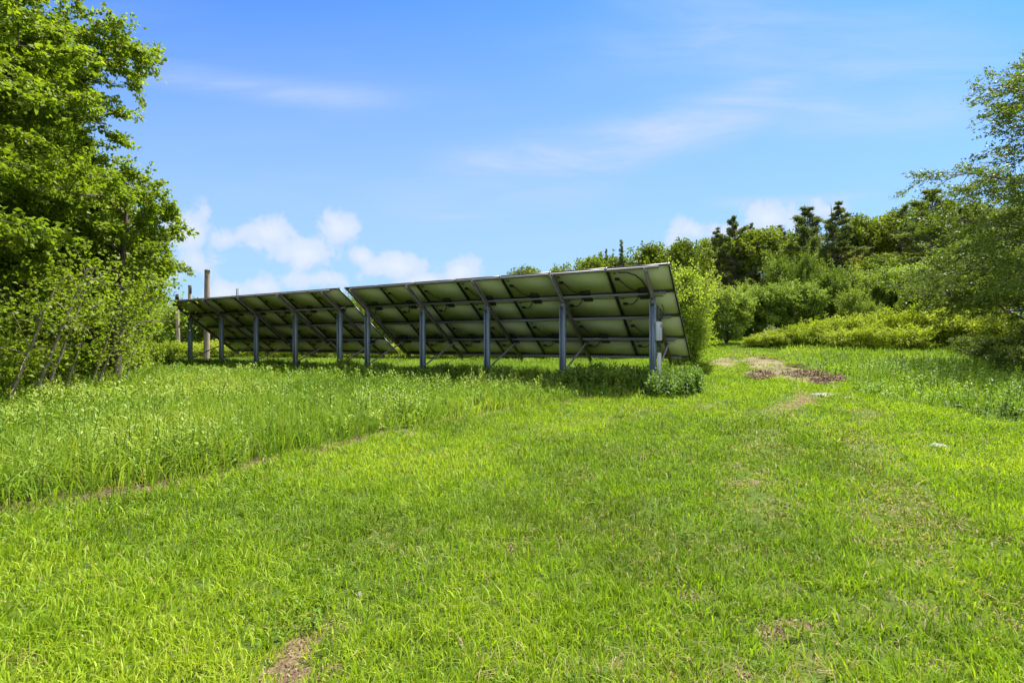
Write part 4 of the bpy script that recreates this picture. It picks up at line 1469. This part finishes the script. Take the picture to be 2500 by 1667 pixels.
# --- birch on the right
prof_b = lambda f: 3.9 * (math.sin(math.pi * min(1, 0.16 + 0.80 * f)) ** 0.8) * (1.0 if f > 0.2 else 0.7)
birch = branch_tree(31, 10.3, 0.15, prof_b, 46, 60000, 0.08, 0.18, (-0.6, 0.2), 0.42, 0.28, 0.5, 8, 0.4, 0.55, (math.pi, 0.25), (-0.4, 0, -0.1))
RB = tree_thing("birch_tree", birch, M["bark"], M["birch"], "airy birch at the right border with small dark leaves against the sky", "tree", 17.9, 15.2, 0, 1.08)
low = branch_tree(32, 5.9, 0.16, lambda f: 4.9 * math.sin(math.pi * min(1, 0.20 + 0.72 * f)) ** 0.7, 34, 56000, 0.095, 0.36, (-1.2, 0), 0.22, 0.14, 0.55, 8, 0.5, 0.6, (math.pi, 0.35), (-0.3, 0, -0.1))
tree_thing("spreading_tree", low, M["bark"], M["birch"], "low spreading tree reaching long boughs left over the right hedge", "tree", 22.4, 20.5, 0, 0.92)
again(RB, "shaded tree behind the birch at the right border", 24.5, 21.0, 2.0, 0.9)
again(RB, "tree in the far right gap behind the low spreading tree", 29.0, 27.0, 3.0, 1.0)

# --- pale bush behind the end of the near array
bushm = lobe_tree(41, 4.2, 1.45, 0.1, 0.05, 80, 24000, 0.095, "upright", 0.55, 0.5, 0.26, 5, 70, 0.17)
tree_thing("tall_bush", bushm, M["bark"], M["pale_bush"], "tall pale green bush right behind the end of the nearer array", "bush", bear(1672, 19.5), 19.5, 0, 1.0)
# bramble clump at the end post
for (lab, px, py, s, sz) in [("dark bramble clump spilling onto the lawn at the corner of the nearer array", 1665, 935, 0.70, 0.36), ("low bramble clump between the two nearest posts", 1530, 925, 0.60, 0.36), ("leafy bramble clump left of the nearest end post, in front of the second post", 1400, 925, 0.55, 0.32), ("pale leafed low clump at the outer foot of the nearer array", 1720, 915, 0.5, 0.33)]:
    x, y = P(px, py)
    b = again(SH, lab, x, y, px * 0.1, s, "bramble clumps at the foot of the nearer array", sz)

for i, (r_, v_) in enumerate([(0.9, -0.75), (2.0, -0.45), (3.3, -0.9), (4.4, -0.5), (5.6, -0.85), (6.8, -0.4), (8.3, -0.7), (9.6, -0.5), (11.2, -0.6), (13.4, -0.4), (16.0, -0.3), (19.5, -0.3), (22.0, -0.2)]):
    x, y = A0[0] + UU[0] * r_ + VV[0] * v_, A0[1] + UU[1] * r_ + VV[1] * v_
    q = random.Random(i + 9)
    again(SH, "low leafy clump in the weedy band along the row of posts", x, y, i * 2.1, q.uniform(0.42, 0.62), "leafy clumps along the row of posts", q.uniform(0.30, 0.46) * (1.0 if r_ < 12 else 0.8), M["weed"] if i % 2 else None)

# --- background: forest, pines, young trees, hedge
oak = lobe_tree(51, 14.0, 5.2, 2.5, 0.28, 60, 19000, 0.33, "round", 0.8, 0.6, 0.26, 1, 34, 0.10)
ash = lobe_tree(52, 14.0, 3.8, 2.0, 0.24, 52, 14000, 0.32, "upright", 0.75, 0.5, 0.28, 1, 34, 0.12)
elm = lobe_tree(53, 12.0, 4.4, 1.2, 0.22, 58, 16000, 0.32, "dome", 0.8, 0.6, 0.25, 1, 34, 0.11)
pineA = pine_tree(54, 18.0, 4.0, 3.0, 20000, 0.36)
pineB = pine_tree(55, 18.0, 3.2, 2.0, 18000, 0.34)
spruce = pine_tree(56, 14.0, 2.0, 1.0, 9000, 0.30, "spire")
willow = lobe_tree(57, 5.6, 1.9, 0.5, 0.07, 48, 14000, 0.17, "upright", 0.45, 0.4, 0.27, 4, 60, 0.20)
alder = lobe_tree(58, 5.0, 2.1, 0.3, 0.06, 46, 14000, 0.17, "round", 0.6, 0.5, 0.28, 5, 60, 0.18)
thick = lobe_tree(59, 2.6, 1.7, 0.05, 0.04, 28, 5200, 0.16, "dome", 0.55, 0.6, 0.36, 6, 44, 0.30)

G_F = "tall trees of the forest on the right"
G_P = "pines of the forest on the right"
G_Y = "young trees in front of the forest"
G_H = "bright shrubs of the right hedge"
protos = {}


def put(kind, td, h0, label, cat, px, topy, D, w=None, group=None, wood=None, leaf=None, rz=None, w0=None):
    x = bear(px, D)
    h = hgt_at(px, topy, D)
    sz = h / h0 * ((1.07 if px > 1700 else 1.0) if kind in ("oak", "ash", "elm") else 1.02)
    s = sz if w is None else (w / F * D / 2) / w0
    rz = px * 0.37 if rz is None else rz
    names = {"oak": "broadleaf_tree", "ash": "broadleaf_tree", "elm": "broadleaf_tree", "pineA": "pine_tree", "pineB": "pine_tree", "spruce": "spruce_tree", "willow": "young_willow", "alder": "young_alder", "thick": "hedge_shrub"}
    mats = {"pineA": M["pine"], "pineB": M["pine"], "spruce": M["pine"], "willow": M["sapling"], "alder": M["sapling"], "thick": M["hedge"]}
    if kind not in protos:
        protos[kind] = tree_thing(names[kind], td, M["bark"], mats.get(kind, M["forest"]), label, cat, x, D, rz, s, group, sz)
        return protos[kind]
    return again(protos[kind], label, x, D, rz, s, group, sz, leaf)


FILL = "forest tree among others of its kind on the right, seen only in part"
put("oak", oak, 14, "broad bright oak in the middle of the forest, below the white cloud", "tree", 1850, 570, 56, 210, G_F, w0=5.2)
for (k, td, h0, w0, px, ty, D, w, lab) in [
    ("elm", elm, 12, 4.4, 1285, 655, 66, 150, "rounded treetop showing over the middle of the nearer array's high edge"),
    ("elm", elm, 12, 4.4, 1358, 654, 68, 110, "smaller rounded treetop just right of the one over the nearer array's middle"),
    ("ash", ash, 14, 3.8, 1440, 632, 64, 150, "treetop rising beside the thin dark spruce behind the array"),
    ("oak", oak, 14, 5.2, 1500, 622, 66, 190, FILL),
    ("ash", ash, 14, 3.8, 1590, 598, 62, 170, "dark open crowned tree behind the array's high right corner"),
    ("ash", ash, 14, 3.8, 1668, 588, 54, 140, "bright upright tree above the pale bush at the array's end"),
    ("elm", elm, 12, 4.4, 1735, 600, 60, 140, FILL),
    ("oak", oak, 14, 5.2, 1790, 590, 66, 150, FILL),
    ("oak", oak, 14, 5.2, 1960, 580, 64, 170, FILL),
    ("elm", elm, 12, 4.4, 2095, 548, 62, 150, "pale topped tree between the middle pair of pines and the large right pine"),
    ("oak", oak, 14, 5.2, 2185, 528, 60, 190, "round yellow green crown just left of the large right pine"),
    ("ash", ash, 14, 3.8, 2130, 560, 68, 150, FILL),
    ("elm", elm, 12, 4.4, 2345, 515, 58, 190, "dark treetop right of the large right pine"),
    ("oak", oak, 14, 5.2, 2450, 520, 62, 220, FILL),
    ("oak", oak, 14, 5.2, 2560, 500, 60, 240, FILL),
    ("elm", elm, 12, 4.4, 1700, 660, 52, 150, FILL),
    ("ash", ash, 14, 3.8, 1985, 660, 52, 130, FILL),
    ("elm", elm, 12, 4.4, 2260, 610, 54, 190, FILL),
    ("elm", elm, 12, 4.4, 2150, 640, 50, 170, FILL),
    ("oak", oak, 14, 5.2, 2380, 600, 54, 200, FILL)]:
    put(k, td, h0, lab, "tree", px, ty, D, w, G_F, w0=w0)
put("elm", elm, 12, "orange tinged tree between the forest's middle pine and the young trees", "tree", 2061, 618, 52, 95, G_F, leaf=M["rust_leaf"], w0=4.4)
for (k, td, h0, w0, px, ty, D, w, lab) in [
    ("pineA", pineA, 18, 4.0, 1791, 532, 55, 130, "dark pine standing left of the white cloud over the forest"),
    ("pineB", pineB, 18, 3.2, 1750, 558, 56, 100, "shorter pine leaning on the left side of the cloud pine"),
    ("pineB", pineB, 18, 3.2, 1832, 548, 60, 80, "pine tip just showing below the white cloud over the forest"),
    ("pineA", pineA, 18, 4.0, 1972, 506, 51, 190, "ragged dark pine right of the white cloud, left one of the middle pair"),
    ("pineB", pineB, 18, 3.2, 2048, 498, 51, 170, "slimmer dark pine, right one of the middle pair"),
    ("pineA", pineA, 18, 4.0, 2277, 464, 50, 250, "large pine with long level boughs, farthest right and tallest of the pines"),
    ("pineB", pineB, 18, 3.2, 2340, 512, 52, 130, "ragged pine tip close to the right side of the tallest pine")]:
    put(k, td, h0, lab, "pine", px, ty, D, w, G_P, w0=w0)
put("spruce", spruce, 14, "thin dark spruce spire over the right part of the nearer array", "spruce", 1517, 588, 62, 44, "spruces behind the arrays", w0=2.0)
put("pineB", pineB, 18, "dark pine between the pines of the cloud and the middle pair", "pine", 1905, 552, 58, 110, G_P, w0=3.2)
put("pineB", pineB, 18, "dark pine rising just behind the large pine's left boughs", "pine", 2205, 505, 56, 130, G_P, w0=3.2)
put("spruce", spruce, 14, "small spruce tip left of the thin dark spire behind the array", "spruce", 1480, 610, 66, 30, "spruces behind the arrays", w0=2.0)
YF = "young light green tree in the thicket before the forest"
for (k, td, h0, w0, px, ty, D, w, lab) in [
    ("alder", alder, 5.0, 2.1, 1772, 712, 38, 125, "rounded grey green young tree standing alone beside the grass lane"),
    ("willow", willow, 5.6, 1.9, 1818, 702, 44, 80, YF),
    ("willow", willow, 5.6, 1.9, 1905, 640, 48, 90, "young tree with a dark green top before the big oak"),
    ("willow", willow, 5.6, 1.9, 1967, 628, 47, 80, "bright pointed young tree rising highest out of the thicket"),
    ("alder", alder, 5.0, 2.1, 1880, 700, 42, 130, YF),
    ("alder", alder, 5.0, 2.1, 1940, 695, 43, 140, YF),
    ("willow", willow, 5.6, 1.9, 2032, 664, 44, 130, YF),
    ("willow", willow, 5.6, 1.9, 2095, 672, 44, 110, YF),
    ("willow", willow, 5.6, 1.9, 2156, 662, 44, 140, YF),
    ("alder", alder, 5.0, 2.1, 2215, 655, 43, 170, YF),
    ("alder", alder, 5.0, 2.1, 2300, 665, 42, 170, YF),
    ("willow", willow, 5.6, 1.9, 2080, 712, 39, 70, "small silvery young tree just above the bright hedge"),
    ("willow", willow, 5.6, 1.9, 2128, 742, 38, 55, YF),
    ("alder", alder, 5.0, 2.1, 1835, 745, 45, 100, YF),
    ("alder", alder, 5.0, 2.1, 2390, 680, 40, 170, YF)]:
    put(k, td, h0, lab, "young tree", px, ty, D, w, G_Y, w0=w0)
HF = "bright yellow green shrub in the hedge on the right"
for (px, ty, D, w, lab) in [(1842, 822, 34, 60, "lowest shrub at the left tip of the right hedge"), (1885, 812, 34, 80, HF), (1935, 802, 34, 90, HF), (1985, 787, 34.5, 95, HF), (2030, 780, 35, 95, HF), (2080, 776, 34.5, 100, HF), (2125, 778, 34, 95, HF),
                            (2175, 764, 34, 110, HF), (2235, 752, 33, 130, HF), (2290, 760, 32, 120, HF), (2345, 762, 31, 130, HF), (2400, 765, 30, 140, HF), (2130, 800, 31.5, 90, HF), (2220, 800, 31, 110, HF), (2460, 770, 28, 150, HF), (2050, 806, 32.5, 90, HF)]:
    put("thick", thick, 2.6, lab, "shrub", px, ty, D, w, G_H, w0=1.7)
put("thick", thick, 2.6, "small shrub with white blossom at the left end of the hedge", "shrub", 1884, 800, 35.5, 34, G_H, leaf=M["blossom"], w0=1.7)
# shrubs below the birch, at the right border
for (px, py, s, sz, lab) in [(2440, 900, 1.5, 0.9, "leafy bush in the dark corner under the birch at the right border"), (2490, 930, 1.1, 0.8, "bright leafed bush cut by the right border of the photo"), (2380, 875, 1.3, 0.8, "bush left of the dark corner under the birch"), (2540, 900, 1.6, 1.3, "bush partly outside the right border under the birch")]:
    x, y = P(px, py)
    again(SH, lab, x, y, px, s, "bushes under the birch", sz, M["birch"])

# row of trees and bushes along the far side of the field, behind the arrays
BF = "young tree in the row across the field behind the arrays"
k = 0
for (px, ty, D, w) in [(300, 690, 46, 200), (360, 735, 50, 130), (450, 748, 44, 130), (530, 740, 46, 150), (610, 755, 44, 140), (690, 745, 46, 150), (770, 742, 45, 150), (850, 745, 44, 150), (872, 731, 40, 100), (940, 745, 44, 150), (1020, 740, 45, 160), (1110, 738, 44, 160), (1200, 730, 45, 160), (1290, 730, 44, 160), (1380, 720, 45, 160), (1470, 715, 44, 160), (1560, 710, 43, 160), (1640, 700, 42, 150)]:
    put("alder" if k % 2 else "willow", None, 5.0 if k % 2 else 5.6, BF, "young tree", px, ty, D, w, "trees across the field behind the arrays", w0=2.1 if k % 2 else 1.9)
    k += 1
BS = "low bush across the field behind the arrays"
for i, (px, ty, D, w) in enumerate([(395, 850, 33, 70), (420, 838, 35, 90), (465, 842, 36, 100), (520, 835, 38, 110), (585, 840, 37, 110), (650, 842, 38, 110), (720, 840, 37, 110), (790, 843, 38, 110), (860, 835, 36, 100), (930, 842, 37, 110), (1000, 843, 38, 110), (1080, 842, 37, 110), (1160, 842, 37, 110), (1240, 842, 37, 110), (1320, 842, 37, 110), (1400, 842, 37, 110), (1480, 840, 36, 110), (1560, 840, 35, 110)]):
    put("thick", None, 2.6, BS, "bush", px, ty, D, w, "low bushes behind the arrays", w0=1.7)
# woods beyond, closing the view on the far left and far right
for (px, ty, D, w) in [(-250, 560, 45, 330), (-120, 600, 52, 300), (120, 640, 60, 300), (260, 690, 66, 260), (2650, 480, 50, 320), (2800, 480, 44, 360), (1600, 690, 75, 240), (1100, 745, 90, 260), (700, 770, 95, 260), (420, 765, 95, 260), (900, 765, 95, 260), (1300, 720, 90, 240), (1450, 700, 85, 240)]:
    put("oak", None, 14, FILL if px > 1500 else "far tree beyond the field, seen only in part", "tree", px, ty, D, w, G_F if px > 1500 else "far trees beyond the field", w0=5.2)

bpy.context.view_layer.update()
